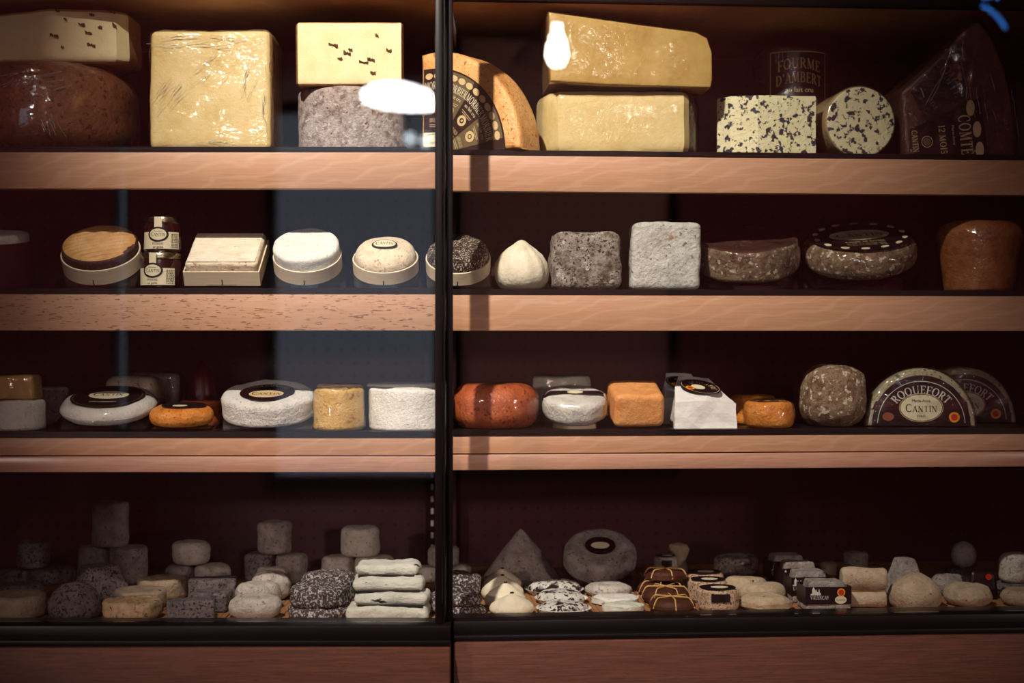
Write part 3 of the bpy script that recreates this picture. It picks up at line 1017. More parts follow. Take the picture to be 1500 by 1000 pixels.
R_greyw = rind('grey_white_mould', [W_(160, 156, 146), W_(192, 190, 182), W_(206, 204, 196)], 26, speck=W_(120, 106, 92), spsc=70, spth=0.64, bump=0.8, bsc=80, speck2=W_(160, 128, 108), sp2sc=24, sp2th=0.66)
R_tomme = rind('brown_tomme_rind', [W_(66, 44, 34), W_(116, 88, 68), W_(150, 126, 102), W_(62, 42, 32)], 30, speck=W_(214, 198, 172), spsc=56, spth=0.585, bump=0.7, bsc=120, rough=0.5)
R_amber = rind('amber_crust', [W_(128, 72, 40), W_(166, 102, 58), W_(186, 122, 76)], 26, bump=0.5, bsc=90, rough=0.45)
R_orange = rind('orange_washed_rind', [W_(206, 116, 40), W_(226, 142, 56), W_(236, 162, 78)], 26, speck=W_(176, 84, 26), spsc=80, spth=0.62, bump=0.5, bsc=110, rough=0.42, coat=0.3)
R_redor = rind('red_orange_rind', [W_(158, 70, 36), W_(184, 92, 50), W_(200, 112, 66)], 26, speck=W_(126, 50, 26), spsc=90, spth=0.6, bump=0.35, bsc=120, rough=0.4, coat=0.5)
R_brick = rind('apricot_rind', [W_(208, 130, 66), W_(224, 154, 90), W_(230, 170, 112)], 26, bump=0.35, bsc=80, rough=0.5)
R_honey = rind('honey_rind', [W_(206, 156, 76), W_(222, 180, 100), W_(230, 196, 128)], 26, speck=W_(180, 122, 52), spsc=70, spth=0.62, bump=0.5, bsc=80, rough=0.45, coat=0.35)
R_wax = rind('dark_red_wax', [W_(66, 13, 13), W_(84, 18, 17), W_(74, 15, 15)], 20, bump=0.1, rough=0.35, coat=0.4)
R_paper = rind('white_paper_wrap', [W_(220, 216, 210), W_(234, 231, 226), W_(240, 238, 234)], 14, bump=0.25, bsc=30, rough=0.5)
R_roq = rind('roquefort_side', [W_(150, 138, 108), W_(186, 176, 142), W_(170, 158, 124)], 30, speck=W_(90, 92, 84), spsc=80, spth=0.6, bump=0.5, bsc=110, rough=0.4)
R_goat = rind('grey_goat_rind', [W_(120, 108, 104), W_(158, 148, 142), W_(182, 174, 168)], 30, speck=W_(92, 80, 76), spsc=90, spth=0.62, bump=0.7, bsc=130, rough=0.85)
R_goatw = rind('pale_goat_rind', [W_(178, 168, 156), W_(206, 198, 186), W_(220, 214, 204)], 30, speck=W_(146, 132, 118), spsc=90, spth=0.62, bump=0.7, bsc=120, rough=0.85)
R_ash = rind('ash_flecked_rind', [W_(50, 42, 44), W_(84, 74, 76), W_(66, 56, 58)], 34, speck=W_(206, 198, 194), spsc=120, spth=0.545, spw=0.04, bump=0.9, bsc=150, rough=0.85)
R_ashd = rind('ash_grey_rind', [W_(92, 82, 84), W_(126, 116, 116), W_(148, 138, 138)], 34, speck=W_(60, 52, 54), spsc=110, spth=0.56, bump=0.8, bsc=140, rough=0.9)
R_wrink = rind('wrinkled_tan_rind', [W_(158, 124, 92), W_(196, 166, 130), W_(210, 184, 148)], 34, speck=W_(118, 86, 62), spsc=60, spth=0.62, bump=1.0, bsc=55, rough=0.75, bdist=0.004)
R_tan = rind('tan_goat_rind', [W_(166, 142, 116), W_(192, 170, 144), W_(206, 186, 160)], 30, speck=W_(110, 84, 64), spsc=60, spth=0.67, bump=0.6, bsc=100, rough=0.8)
R_choc = rind('chestnut_leaf', [W_(58, 28, 18), W_(78, 40, 26), W_(66, 32, 20)], 26, bump=0.4, bsc=60, rough=0.55)
R_ivory = rind('ivory_paste', [W_(222, 208, 178), W_(232, 220, 194), W_(238, 228, 206)], 22, bump=0.3, bsc=80, rough=0.6)
R_green = rind('pale_green_white_rind', [W_(196, 196, 178), W_(216, 216, 200), W_(226, 226, 212)], 26, bump=0.5, bsc=110, rough=0.85)
M_raffia = plain('raffia', W_(206, 160, 92), 0.6)
M_crev = plain('paste_crevice', W_(92, 60, 28), 0.8)
M_maroon = plain('maroon_card', W_(84, 30, 40), 0.5)
M_strawm = plain('straw', W_(170, 120, 76), 0.7)
M_jam = plain('dark_jam', W_(44, 14, 14), 0.15, 0, 0.6, coat=1.0)
M_olive = plain('olive_label', W_(108, 92, 66), 0.45)
M_brownl = plain('brown_label', W_(52, 34, 30), 0.45)
M_base = plain('base_card', W_(186, 150, 104), 0.7)

def filmed(parent, me, seed=1, mat=None, **k):
    return link('cling_film', film_of(me, seed=seed, **k), mat or M_film, parent)

M_crease, nt_, p_ = newmat('film_fold')
p_.inputs['Base Color'].default_value = (0.85, 0.83, 0.80, 1)
p_.inputs['Roughness'].default_value = 0.12
p_.inputs['Specular IOR Level'].default_value = 1.0
tr_ = N(nt_, 'ShaderNodeBsdfTransparent')
gl_ = N(nt_, 'ShaderNodeBsdfGlossy'); gl_.inputs['Roughness'].default_value = 0.14
m1_ = N(nt_, 'ShaderNodeMixShader'); m1_.inputs[0].default_value = 0.10
m2_ = N(nt_, 'ShaderNodeMixShader'); m2_.inputs[0].default_value = 0.11
nt_.links.new(tr_.outputs[0], m1_.inputs[1]); nt_.links.new(p_.outputs[0], m1_.inputs[2])
nt_.links.new(m1_.outputs[0], m2_.inputs[1]); nt_.links.new(gl_.outputs[0], m2_.inputs[2])
nt_.links.new(m2_.outputs[0], nt_.nodes['Material Output'].inputs['Surface'])
def creases(parent, lines, mp, seed, r=0.0006):
    """folds of cling film: thin ridges along (u, v) lines laid on a surface map"""
    q = random.Random(seed)
    for (u0, v0, u1, v1) in lines:
        n = 7
        L = math.hypot(u1 - u0, v1 - v0)
        pts = [mp(u0 + (u1 - u0) * k / n + q.uniform(-.02, .02) * L, v0 + (v1 - v0) * k / n + q.uniform(-.02, .02) * L, .0006 + q.uniform(0, .0005)) for k in range(n + 1)]
        link('film_fold', tube('film_fold', pts, r * q.uniform(.7, 1.3), 6), M_crease, parent)
def many(seed, n, box_, ang, ln):
    q = random.Random(seed); out = []
    for _ in range(n):
        u, v = q.uniform(box_[0], box_[1]), q.uniform(box_[2], box_[3])
        a = math.radians(ang + q.uniform(-12, 12)); l = ln * q.uniform(.4, 1.2) / 2
        out.append((u - l * math.cos(a), v - l * math.sin(a), u + l * math.cos(a), v + l * math.sin(a)))
    return out

def oval_label(parent, mp, a, b, word='CANTIN', rim=None, cream=None, ring=True, fs=None, small=True, cx=0, cy=0):
    """cream oval with the maker's name in a dark rim"""
    sh = lambda u, v, w_: mp(u + cx, v + cy, w_)
    lab = link('label', plate('label', ell(a, b), sh, 0.0006), rim or M_lab, parent)
    k = 0.86 if ring else 0.999
    link('oval', plate('oval', ell(a * k, b * (k - 0.05)), sh, 0.0010), cream or M_cream, lab)
    hs = fs or b * 0.55
    link('lettering', print_mesh('lettering', x2(lettering(word[0] + word[1:].lower(), hs, True, a * 1.36), 0, -hs * 0.48), sh, 0.0013), M_ink, lab)
    if small:
        link('lettering', print_mesh('lettering', x2(lettering('Marie-Anne', hs * .36, False, a * .8), 0, hs * 0.66), sh, 0.0013), M_ink, lab)
        link('lettering', print_mesh('lettering', x2(lettering('PARIS', hs * .24, True, a * .36), 0, -hs * 0.98), sh, 0.0013), M_ink, lab)
    return lab

# ================================================================== TOP SHELF
z1 = ZS[1]
# half wheel of brown crusted cheese, film wrapped
x, y, wd, h = fit(-75, 195, 108, 0.15, z1)
t = thing('crusted_cheese_wheel', 'film-wrapped brown crusted wheel under the holed pale cheese', 'cheese', (x, y, z1))
me = puck('wheel', wd / 2, h, 64, 0.003, 14, 3, 0.0010, 60, e=0.036, et=0.040, bulge=0.004)
link('wheel', me, R_loaf, t)
filmed(t, me, 3, freq=45, amp=0.002)
creases(t, many(15, 14, (-.07, .06, h - .045, h - .025), 18, .03) + many(16, 8, (.035, .065, .02, .05), 110, .025), lambda u, v, w_: ((wd / 2 + .0052 + w_) * math.sin(u / .13 + .05), -(wd / 2 + .0052 + w_) * math.cos(u / .13 + .05), v), 4)
zt = z1 + h + 0.0045
# pale wedge with a corner towards the viewer, lying on the wheel
s = spot_at(90, 0.10)[2]; xa_ = spot_at(68, 0.062)[0]
t = thing('pale_cheese_wedge', 'pale cut cheese wedge with ragged holes on the brown crusted wheel', 'cheese', (xa_, 0.068, zt))
out = [(-0.13, 0.055), (0.0, 0.0), (0.10, 0.012), (0.116, 0.03), (0.118, 0.10), (0.06, 0.17), (-0.10, 0.17)]
hh = (CZ + (500 - 14) * s) - zt - 0.004
me = solid('wedge', out, hh, 0.010, 0.0012, 24, 5, taper=0.02)
link('wedge', me, [R_paste, R_pasteR], t)
facemats(me, lambda c, n: 0 if (n.y < -0.5 and c.z < hh - 0.006) else 1)
rnd = random.Random(4)
def crevices(t, spots, yf, seed, sc=1.0):
    r_ = random.Random(seed)
    for (cx, cz, ln) in spots:
        pts = [(-ln / 2 + ln * i / 7) for i in range(8)]
        o = [(cx + p, cz + r_.uniform(-.0022, .0004) * sc - 0.25 * p) for p in pts] + [(cx + p, cz + r_.uniform(.0006, .0040) * sc - 0.25 * p) for p in reversed(pts)]
        o = [(a_, b_) for a_, b_ in o]
        link('crevice', plate('crevice', o, lambda u, v, w_, yf=yf: (u, yf(u) - w_, v), 0.0008, 2), M_crev, t)
crevices(t, [(.015, .075, .006), (.050, .056, .010), (.065, .070, .007), (.077, .052, .006), (.060, .043, .010), (.064, .025, .012), (.010, .038, .013), (.095, .076, .008), (.026, .063, .005), (.098, .056, .006), (.022, .021, .004)], lambda u: 0.12 * u - 0.0012, 2)

# yellow block in cling film
x, y, wd, h = fit(224, 401, 49, 0.055, z1)
t = thing('yellow_cheese_block', 'large yellow cheese block tightly wrapped in shiny cling film', 'cheese', (x, y + 0.04, z1))
me = rbox('block', wd, 0.13, h, 0.009, 12, 0.0020, 12, 2, 0.0007, 60, top=0.985)
link('block', me, [R_yellow, R_pasteR], t)
facemats(me, lambda c, n: 1 if abs(n.x) > 0.8 else 0)
filmed(t, me, 2, freq=60, amp=0.0022, stretch=(1, 1, 2.2))
creases(t, many(5, 10, (-.07, .05, h - .026, h - .010), 3, .045) + many(6, 11, (-.076, -.04, .05, .10), 48, .03) + many(7, 8, (-.02, .02, .10, .14), 42, .03) + many(8, 7, (.05, .078, .08, .12), 75, .022) + many(9, 6, (-.07, .07, .004, .016), 2, .03) + many(10, 5, (.076, .084, .03, .14), 88, .03), on_front(-.0682), 3)

# mottled half drum and the cut half on it
x, y, wd, h = fit(434, 591, 130, 0.095, z1)
half = [(wd / 2 * math.cos(PI + PI * i / 28), 0.062 * math.sin(PI + PI * i / 28) + 0.03) for i in range(29)] + [(wd / 2, 0.07), (-wd / 2, 0.07)]
solo('mottled_half_wheel', solid('mottled_half_wheel', half, h, 0.008, 0.0022, 22, 4, 10, 0.0012, 70, angle=60), R_mottle, 'grey mottled rind half wheel under a pale cut half wheel', 'cheese', (x, y, z1))
x2_, y2_, wd2, h2 = fit(435, 592, 36, 0.085, z1 + h)
t = thing('pale_half_wheel', 'pale cut half wheel with a thin crust on the grey mottled half wheel', 'cheese', (x2_, y2_ - 0.02, z1 + h))
out = [(-wd2 / 2 + .004, 0.0), (wd2 / 2 - .003, 0.0), (wd2 / 2, 0.01), (wd2 / 2 - .003, 0.05), (wd2 / 3, 0.09), (0, 0.105), (-wd2 / 3, 0.09), (-wd2 / 2 + .002, 0.05), (-wd2 / 2, 0.01)]
me = solid('half_wheel', out, h2, 0.005, 0.0008, 24, 8, angle=30)
facemats(me, lambda c, n: 0 if (n.y < -0.7 and 0.003 < c.z < h2 - 0.003 and abs(c.x) < wd2 / 2 - .006) else 1)
link('half_wheel', me, [R_paste, R_pasteR], t)
crevices(t, [(-.024, .060, .014), (-.003, .048, .011), (.022, .034, .014), (.033, .038, .011), (.036, .018, .008), (-.014, .040, .008), (.002, .053, .006), (.042, .074, .005), (.06, .052, .008)], lambda u: -0.0009, 5)

# half wheel of orange-rinded cheese standing on its cut edge
x, y, s = spot_at(634, 0.11)
R = 0.160
t = thing('morbier_half_wheel', 'orange-rinded half cheese wheel with a fan-shaped printed label', 'cheese', (x, y, z1), (0, 0, math.radians(-33)))
out = [(-0.0225, 0.0005), (R, 0.0005)] + [(R * math.cos(a * PI / 180), R * math.sin(a * PI / 180)) for a in range(3, 94, 3)] + [(-0.0225, R * 0.985)]
me = upright(solid('wheel', out, 0.060, 0.007, 0.0008, 30, 3, 8, angle=60))
link('wheel', me, R_morb, t)
fr = on_front(-0.0012)
RL = 0.134
lab = link('label', plate('label', [(-0.0158, 0.001), (RL, 0.001)] + [(RL * math.cos(math.radians(a)), RL * math.sin(math.radians(a))) for a in range(3, 91, 3)] + [(-0.0158, RL)], fr, 0.0005), M_brownl, t)
fan = [(97, 75), (75, 53), (53, 30.5), (30.5, 8)]
for i, (a1, a0) in enumerate(fan):
    a0c = max(a0, 0.5); a1c = min(a1, 96.5)
    n = 12
    o = [(RL * .98 * math.cos(math.radians(a0c + (a1c - a0c) * k / n)), RL * .98 * math.sin(math.radians(a0c + (a1c - a0c) * k / n))) for k in range(n + 1)]
    o += [(0.035 * math.cos(math.radians(a1c + (a0c - a1c) * k / n)), 0.035 * math.sin(math.radians(a1c + (a0c - a1c) * k / n))) for k in range(n + 1)]
    o = [(max(-0.0155, p[0]), p[1]) for p in o]
    if i in (1, 3): link('label_panel', plate('label_panel', o, fr, 0.0008), M_olive, lab)
    mid = math.radians((a0 + a1) / 2)
    if i < 4:
        for Q in (arc2(lettering('MORBIER', 0.0118, True, 0.0385), 0.102, mid), arc2(lettering('au lait cru', 0.0056, False, 0.026), 0.0935, mid)):
            Q = [q for q in Q if all(p.x > -0.0155 for p in q)]
            link('lettering', print_mesh('lettering', Q, fr, 0.0011), M_cream, lab)
        fine = lambda hw_, r_: arc2([[Vector((-hw_, 0)), Vector((hw_, 0)), Vector((hw_, .0008)), Vector((-hw_, .0008))]], r_, mid)
        for nm, Q in (('lettering', arc2(lettering('ARNAUD', 0.0060, True, 0.017), 0.052, mid)), ('print_line', fine(.012, .0875)), ('print_line', fine(.010, .0845)), ('print_line', fine(.008, .048)), ('print_line', fine(.007, .045))):
            Q = [q for q in Q if all(p.x > -0.0155 for p in q)]
            if Q: link(nm, print_mesh(nm, Q, fr, 0.0011), M_gold, lab)
        cxx, cyy = 0.0745 * math.cos(mid), 0.0745 * math.sin(mid)
        if cxx > 0:
            link('seal', ringband('seal', 0.0062, 0.0062, 0.0042, fr, 0.0011, 24, cxx, cyy), M_gold, lab)
            link('seal', plate('seal', ell(0.0020, 0.0020, 12, cxx, cyy), fr, 0.0011, 2), M_gold, lab)
for k in range(13):
    an = math.radians(92.5 - 7.45 * k)
    cx, cy = 0.1225 * math.cos(an), 0.1225 * math.sin(an)
    if cy < 0.008 or cx < -0.009: continue
    el_ = [(cx + .0068 * math.cos(q) * -math.sin(an) - .0048 * math.sin(q) * math.cos(an), cy + .0068 * math.cos(q) * math.cos(an) - .0048 * math.sin(q) * math.sin(an)) for q in [2 * PI * i / 20 for i in range(20)]]
    link('oval', plate('oval', el_, fr, 0.0011, 2), M_gold, lab)
cl = link('centre_label', plate('centre_label', [(-0.0155, 0.001), (0.036, 0.001)] + [(0.036 * math.cos(math.radians(a)), 0.036 * math.sin(math.radians(a))) for a in range(6, 91, 6)] + [(-0.0155, 0.036)], fr, 0.0012), M_cream, t)
link('lettering', print_mesh('lettering', x2(lettering('Marie-Anne', .007, False, .036), .004, .018) + x2(lettering('CANTIN', .009, True, .044), .006, .003), fr, 0.0016), M_ink, cl)
link('label_rim', ringband('label_rim', 0.0335, 0.0335, 0.0008, fr, 0.0016, 20, a0=3, a1=112), M_ink, cl)

# pale yellow half wheel with dark rind, and the amber wedge laid across it
x, y, wd, h = fit(806, 1006, 132, 0.045, z1)
t = thing('yellow_half_wheel', 'pale yellow cut half wheel with a dark brown rind under an amber wedge', 'cheese', (x, y, z1), (0, 0, RA * .4))
hw = wd / 2
out = [(-hw + .012, 0.0), (hw - .004, 0.0), (hw + .014, 0.018), (hw + .026, 0.055), (hw + .018, 0.10), (hw - .03, 0.15), (0, 0.17), (-hw * .6, 0.15), (-hw - .018, 0.08), (-hw - .008, 0.03)]
me = solid('half_wheel', out, h, 0.014, 0.0014, 22, 6, 8, 0.0006, 80, angle=28)
facemats(me, lambda c, n: 0 if (n.y < -0.45 and c.y < 0.012) or (n.x < -0.5) else 1)
link('half_wheel', me, [R_yellow, R_dark], t)
filmed(t, me, 6, M_filmt, freq=60, amp=0.001)
zt = z1 + h
x, y, s = spot_at(925, 0.04)
t = thing('amber_cheese_wedge', 'amber cheese wedge laid across the pale yellow half wheel', 'cheese', (x, y - 0.012, zt + 0.0028), (0, 0, math.radians(4)))
px = lambda a_, b_: ((a_ - 925) * s, (132 - b_) * s)
out = [px(806, 125), px(880, 129.5), px(1000, 131.8), px(1041, 131.8), px(1044, 120), px(1043, 80), px(1036, 60), px(1020, 52), px(803, 25)]
me = upright(solid('wedge', out, 0.14, 0.003, 0.0006, 26, 9, 6, angle=30))
facemats(me, lambda c, n: 0 if n.y < -0.5 else 1)
link('wedge', me, [R_yellowd, R_pasteR], t)
filmed(t, me, 7, M_filmt, freq=30, amp=0.001)

# blue-veined block, corner to the viewer
x, y, wd, h = fit(1055, 1197, 139, 0.045, z1)
out = [(-wd / 2, 0.034), (-wd / 2 + .018, 0.012), (-wd / 2 + .058, 0.0), (wd / 2, 0.010), (wd / 2 - .006, 0.11), (-wd / 2 + .01, 0.12)]
t = thing('blue_cheese_block', 'blue-veined pale cheese block cut square, standing beside the round blue cheese', 'cheese', (x, y, z1))
me = solid('block', out, h, 0.003, 0.0009, 40, 5, 8, angle=18)
facemats(me, lambda c, n: 1 if (n.z > 0.8 or n.x > .8) else 0)
link('block', me, [R_blue, R_bluer], t)
# wrapped drum behind with a dark label
x, y, wd, h = fit(1108, 1214, 78, 0.24, z1)
t = thing('wrapped_cheese_drum', 'dark film-wrapped cheese drum with a gold-lettered label behind the blue cheese block', 'cheese', (x, y, z1))
me = puck('drum', wd / 2, h, 48, 0.001, 20, 3, e=0.012)
link('drum', me, R_dark, t)
mp = on_drum(wd / 2 + 0.0012, h - 0.046)
lb = link('label', plate('label', rect(0.100, 0.078, 12, 4), mp, 0.0006, 6), M_lab, t)
P = lettering('FOURME', 0.017, True, 0.072)
P = [[Vector((p.x, p.y + 0.010 - 4.5 * p.x ** 2)) for p in q] for q in P]
P2 = lettering("D'AMBERT", 0.017, True, 0.078)
P2 = [[Vector((p.x, p.y - 0.013 - 4.5 * p.x ** 2)) for p in q] for q in P2]
P3 = x2(lettering('au lait cru', 0.008, False, 0.045), 0, -0.029)
link('lettering', print_mesh('lettering', P + P2 + P3, mp, 0.0012), M_gold, lb)
bars = [[Vector((-.049, .0365)), Vector((.049, .0365)), Vector((.049, .038)), Vector((-.049, .038))], [Vector((-.0495, -.038)), Vector((-.048, -.038)), Vector((-.048, .038)), Vector((-.0495, .038))], [Vector((.048, -.038)), Vector((.0495, -.038)), Vector((.0495, .038)), Vector((.048, .038))]]
seg_b = []
for q in bars:
    a_, b_ = q[0].x, q[1].x
    for k in range(10):
        u0, u1 = a_ + (b_ - a_) * k / 10, a_ + (b_ - a_) * (k + 1) / 10
        seg_b.append([Vector((u0, q[0].y)), Vector((u1, q[0].y)), Vector((u1, q[2].y)), Vector((u0, q[2].y))])
link('label_border', print_mesh('label_border', seg_b, mp, 0.0012), M_gold, lb)
filmed(t, me, 9, freq=50, amp=0.003, off=0.003)
creases(t, many(25, 9, (-.045, -.015, h - .028, h - .004), 100, .02) + many(26, 5, (-.052, -.045, .03, .08), 90, .025), on_drum(wd / 2 + .0055), 4)
# round blue cheese facing out
x, y, wd, h = fit(1206, 1316, 118, 0.05, z1)
t = thing('round_blue_cheese', 'round blue-veined cheese standing on edge with its cut face outward', 'cheese', (x, y, z1), (0, 0, RA + .03))
me = lathe('disc', puckprof(0.0555, 0.11, e=0.004), 48, 0.0009, 30, 4)
me.transform(Matrix.Translation((0, 0, 0.0555)) @ Matrix.Rotation(math.radians(90), 4, 'X'))
me.transform(Matrix.Translation((0, 0.11, 0)))
facemats(me, lambda c, n: 0 if n.y < -0.8 else 1)
link('disc', me, [R_blue, R_bluer], t)
filmed(t, me, 4, M_filmt, freq=60, amp=0.0008)
# big dark wedge in crinkled film
x, y, s = spot_at(1405, 0.05)
t = thing('wrapped_cheese_wedge', 'tall dark brown cheese wedge in crinkled cling film with gold-lettered labels', 'cheese', (x, y, z1), (0, 0, RA))
px = lambda a_, b_: ((a_ - 1405) * s, (224 - b_) * s)
out = [px(1326, 223), px(1492, 223), px(1488, 150), px(1474, 90), px(1455, 45), px(1436, 22), px(1425, 24), px(1370, 80), px(1318, 128)]
me = upright(solid('wedge', out, 0.14, 0.006, 0.001, 26, 9, 6, angle=40))
link('wedge', me, R_comte, t)
fr = on_front(-0.0016)
up = [px(1332, 128), px(1402, 52), px(1420, 150), px(1356, 172)]
l1 = link('label', plate('label', [up[0], up[3], up[2], up[1]], fr, 0.0006), M_brownl, t)
link('lettering', print_mesh('lettering', x2(lettering('COMTÉ', 0.019, True, 0.066), *px(1383, 110), rot=math.radians(-58)), fr, 0.0011), M_olive, l1)
link('lettering', print_mesh('lettering', x2(lettering('ans', 0.011, False, 0.02), *px(1362, 146), rot=math.radians(-58)), fr, 0.0011), M_olive, l1)
dn = [px(1330, 182), px(1330, 221), px(1448, 221), px(1436, 134)]
l2 = link('label', plate('label', dn, fr, 0.0008), M_lab, t)
rr = math.radians(-84)
for P in (x2(lettering('COMTÉ', 0.019, True, 0.062), *px(1405, 190), rot=rr), x2(lettering('12 MOIS', 0.010, True, 0.045), *px(1375, 197), rot=rr), x2(lettering('Marie-Anne', 0.004, False, 0.03), *px(1394, 190), rot=rr), x2(lettering('CANTIN', 0.009, True, 0.034), *px(1334, 200), rot=rr)):
    link('lettering', print_mesh('lettering', P, fr, 0.0013), M_gold, l2)
for (cx, cy) in ((1431, 181), (1435, 211), (1421, 150)):
    c_ = px(cx, cy)
    o = link('oval', plate('oval', ell(.0066, .0125, 24, *c_), fr, 0.0013, 2), M_gold, l2)
c_ = px(1356, 200)
link('seal', ringband('seal', .0085, .0085, .0009, fr, .0013, 28, *c_), M_gold, l2)
link('seal', plate('seal', ell(.0062, .0062, 20, *c_), fr, .0013, 2), M_olive, l2)
filmed(t, me, 11, freq=34, amp=0.005, off=0.003, stretch=(2.2, 1, .5))
L_ = []
for (a_, b_, c_, d_) in ((1391, 62, 1380, 96), (1380, 98, 1352, 148), (1384, 92, 1362, 140), (1408, 55, 1405, 80), (1405, 80, 1418, 155), (1417, 115, 1426, 165), (1428, 122, 1434, 160), (1440, 140, 1446, 172), (1452, 152, 1459, 170), (1449, 100, 1456, 125), (1372, 80, 1322, 130), (1330, 120, 1318, 131), (1480, 120, 1488, 165), (1488, 165, 1492, 190), (1345, 122, 1350, 136), (1472, 160, 1470, 168), (1484, 190, 1492, 200)):
    L_.append((*px(a_, b_), *px(c_, d_)))
creases(t, L_, on_front(-.0065), 9, .0007)

# ================================================================== SECOND SHELF
z2 = ZS[2]
def tilt_base(px, d, R, th, name_lab, z2=z2):
    """clear acrylic rest under a tilted box; returns the origin for the box (centre of its bottom)"""
    x, y, s = spot_at(px, d)
    c, sn = math.cos(th), math.sin(th)
    yb = y + R * c                       # centre of the tilted disc
    zb = z2 + R * sn + 0.004
    t = thing('acrylic_rest', name_lab, 'display stand', (x, yb, z2))
    L = R * 0.98
    wd = R * 1.02
    v, f = [], []
    def slab(p0, p1, th_):
        dv = Vector((0, p1[1] - p0[1], p1[2] - p0[2])).normalized()
        n = Vector((0, -dv.z, dv.y)) * th_
        pts = []
        for sx in (-wd, wd):
            for p in (p0, p1):
                q = Vector((sx, p[1], p[2]))
                pts += [q, q + n]
        return pts, [(0, 2, 3, 1), (4, 5, 7, 6), (0, 1, 5, 4), (2, 6, 7, 3), (1, 3, 7, 5), (0, 4, 6, 2)]
    zc = R * sn + 0.004
    q0 = (0, -L * c, zc - L * sn - 0.0032); q1 = (0, L * c, zc + L * sn - 0.0032)
    link('sloped_plate', mk('sloped_plate', *slab(q0, q1, 0.0028), False), M_acryl, t)
    link('rear_leg', boxme('rear_leg', -wd, wd, L * c - 0.001, L * c + 0.002, 0.0, zc + L * sn - 0.004), M_acryl, t)
    link('front_lip', boxme('front_lip', -wd * .4, wd * .4, -R * c - 0.004, -R * c - 0.0015, 0.0, 0.006), M_acryl, t)
    return (x, yb, zb)

def chip_box(t, R, hb, mat=None, base=True):
    """round chip-wood box: a thin wall ring and a floor, with a staple"""
    th = 0.002
    pr = [(0.001, 0), (R - .001, 0), (R, 0.001), (R, hb - .0005), (R - .0008, hb), (R - th, hb), (R - th, 0.003), (0.001, 0.003)]
    link('box', lathe('box', pr, 56, angle=30), mat or M_chip, t)
    mp = on_drum(R)
    link('seam', print_mesh('seam', [[Vector((-.0008, .001)), Vector((.0008, .001)), Vector((.0008, hb * .4)), Vector((-.0008, hb * .4))]], mp, .0004), M_ink, t)

TH = math.radians(34)
# maroon drum with a white cheese
x, y, s = spot_at(-8, 0.10)
t = thing('maroon_box_cheese', 'white bloomy cheese in a deep maroon round box', 'boxed cheese', (x, y, z2 + 0.010), (math.radians(10), 0, 0))
chip_box(t, 0.060, 0.066, M_maroon)
link('cheese', puck('cheese', 0.055, 0.078, 48, .0012, 40, 2, e=.006, dome=.003), R_white, t)

def tilted_cheese(name, label, px, d, R, hb, cheese_me, mat, th=TH, rz=0.0, seat='clear acrylic rest'):
    o = tilt_base(px, d, R, th, 'clear acrylic rest under the ' + seat)
    t = thing(name, label, 'boxed cheese', o, (th, 0, rz))
    chip_box(t, R, hb)
    c = link('cheese', cheese_me, mat, t, (0, 0, 0.0035))
    return t, c

# ridged golden cheese
R = 0.0585
def ridged(R, h, seed, n=13, rot=0.25, depth=0.0012):
    me = puck('cheese', R, h, 72, 0.0016, 34, seed, e=0.006, et=0.008, dome=0.003)
    for v in me.vertices:
        if v.co.z > h - 0.004:
            u = v.co.x * math.sin(rot) + v.co.y * math.cos(rot)
            v.co.z += depth * math.sin(u / R * PI * n)
    return me
def ridged_top(R, h, rot):
    """fine grid cap carrying the ridges"""
    V, Fc = [], []
    n, m = 96, 44
    for j in range(m + 1):
        for i in range(n):
            a = 2 * PI * i / n; r = R * j / m
            x_, y_ = r * math.cos(a), r * math.sin(a)
            u = y_ * math.cos(rot) - x_ * math.sin(rot)
            fall = 1 - (j / m) ** 6
            V.append((x_, y_, h + 0.0032 * (1 - (j / m) ** 4) + 0.0017 * math.sin(u / 0.0095 * 2 * PI) * fall - 0.002 * (j / m) ** 8))
    for j in range(m):
        for i in range(n):
            k = (i + 1) % n
            Fc.append((j * n + i, (j + 1) * n + i, (j + 1) * n + k, j * n + k))
    return mk('ridged_top', V, Fc)
t, c = tilted_cheese('ridged_boxed_cheese', 'golden ridged cheese in a round chipwood box beside the jam jars', 138, 0.010, R, 0.025, puck('cheese', R - .003, .036, 56, .0018, 40, 3, e=.005, et=.006), R_dark, seat='golden ridged boxed cheese')
link('ridged_top', ridged_top(R - .0055, .0372, 0.35), R_ridge, c)

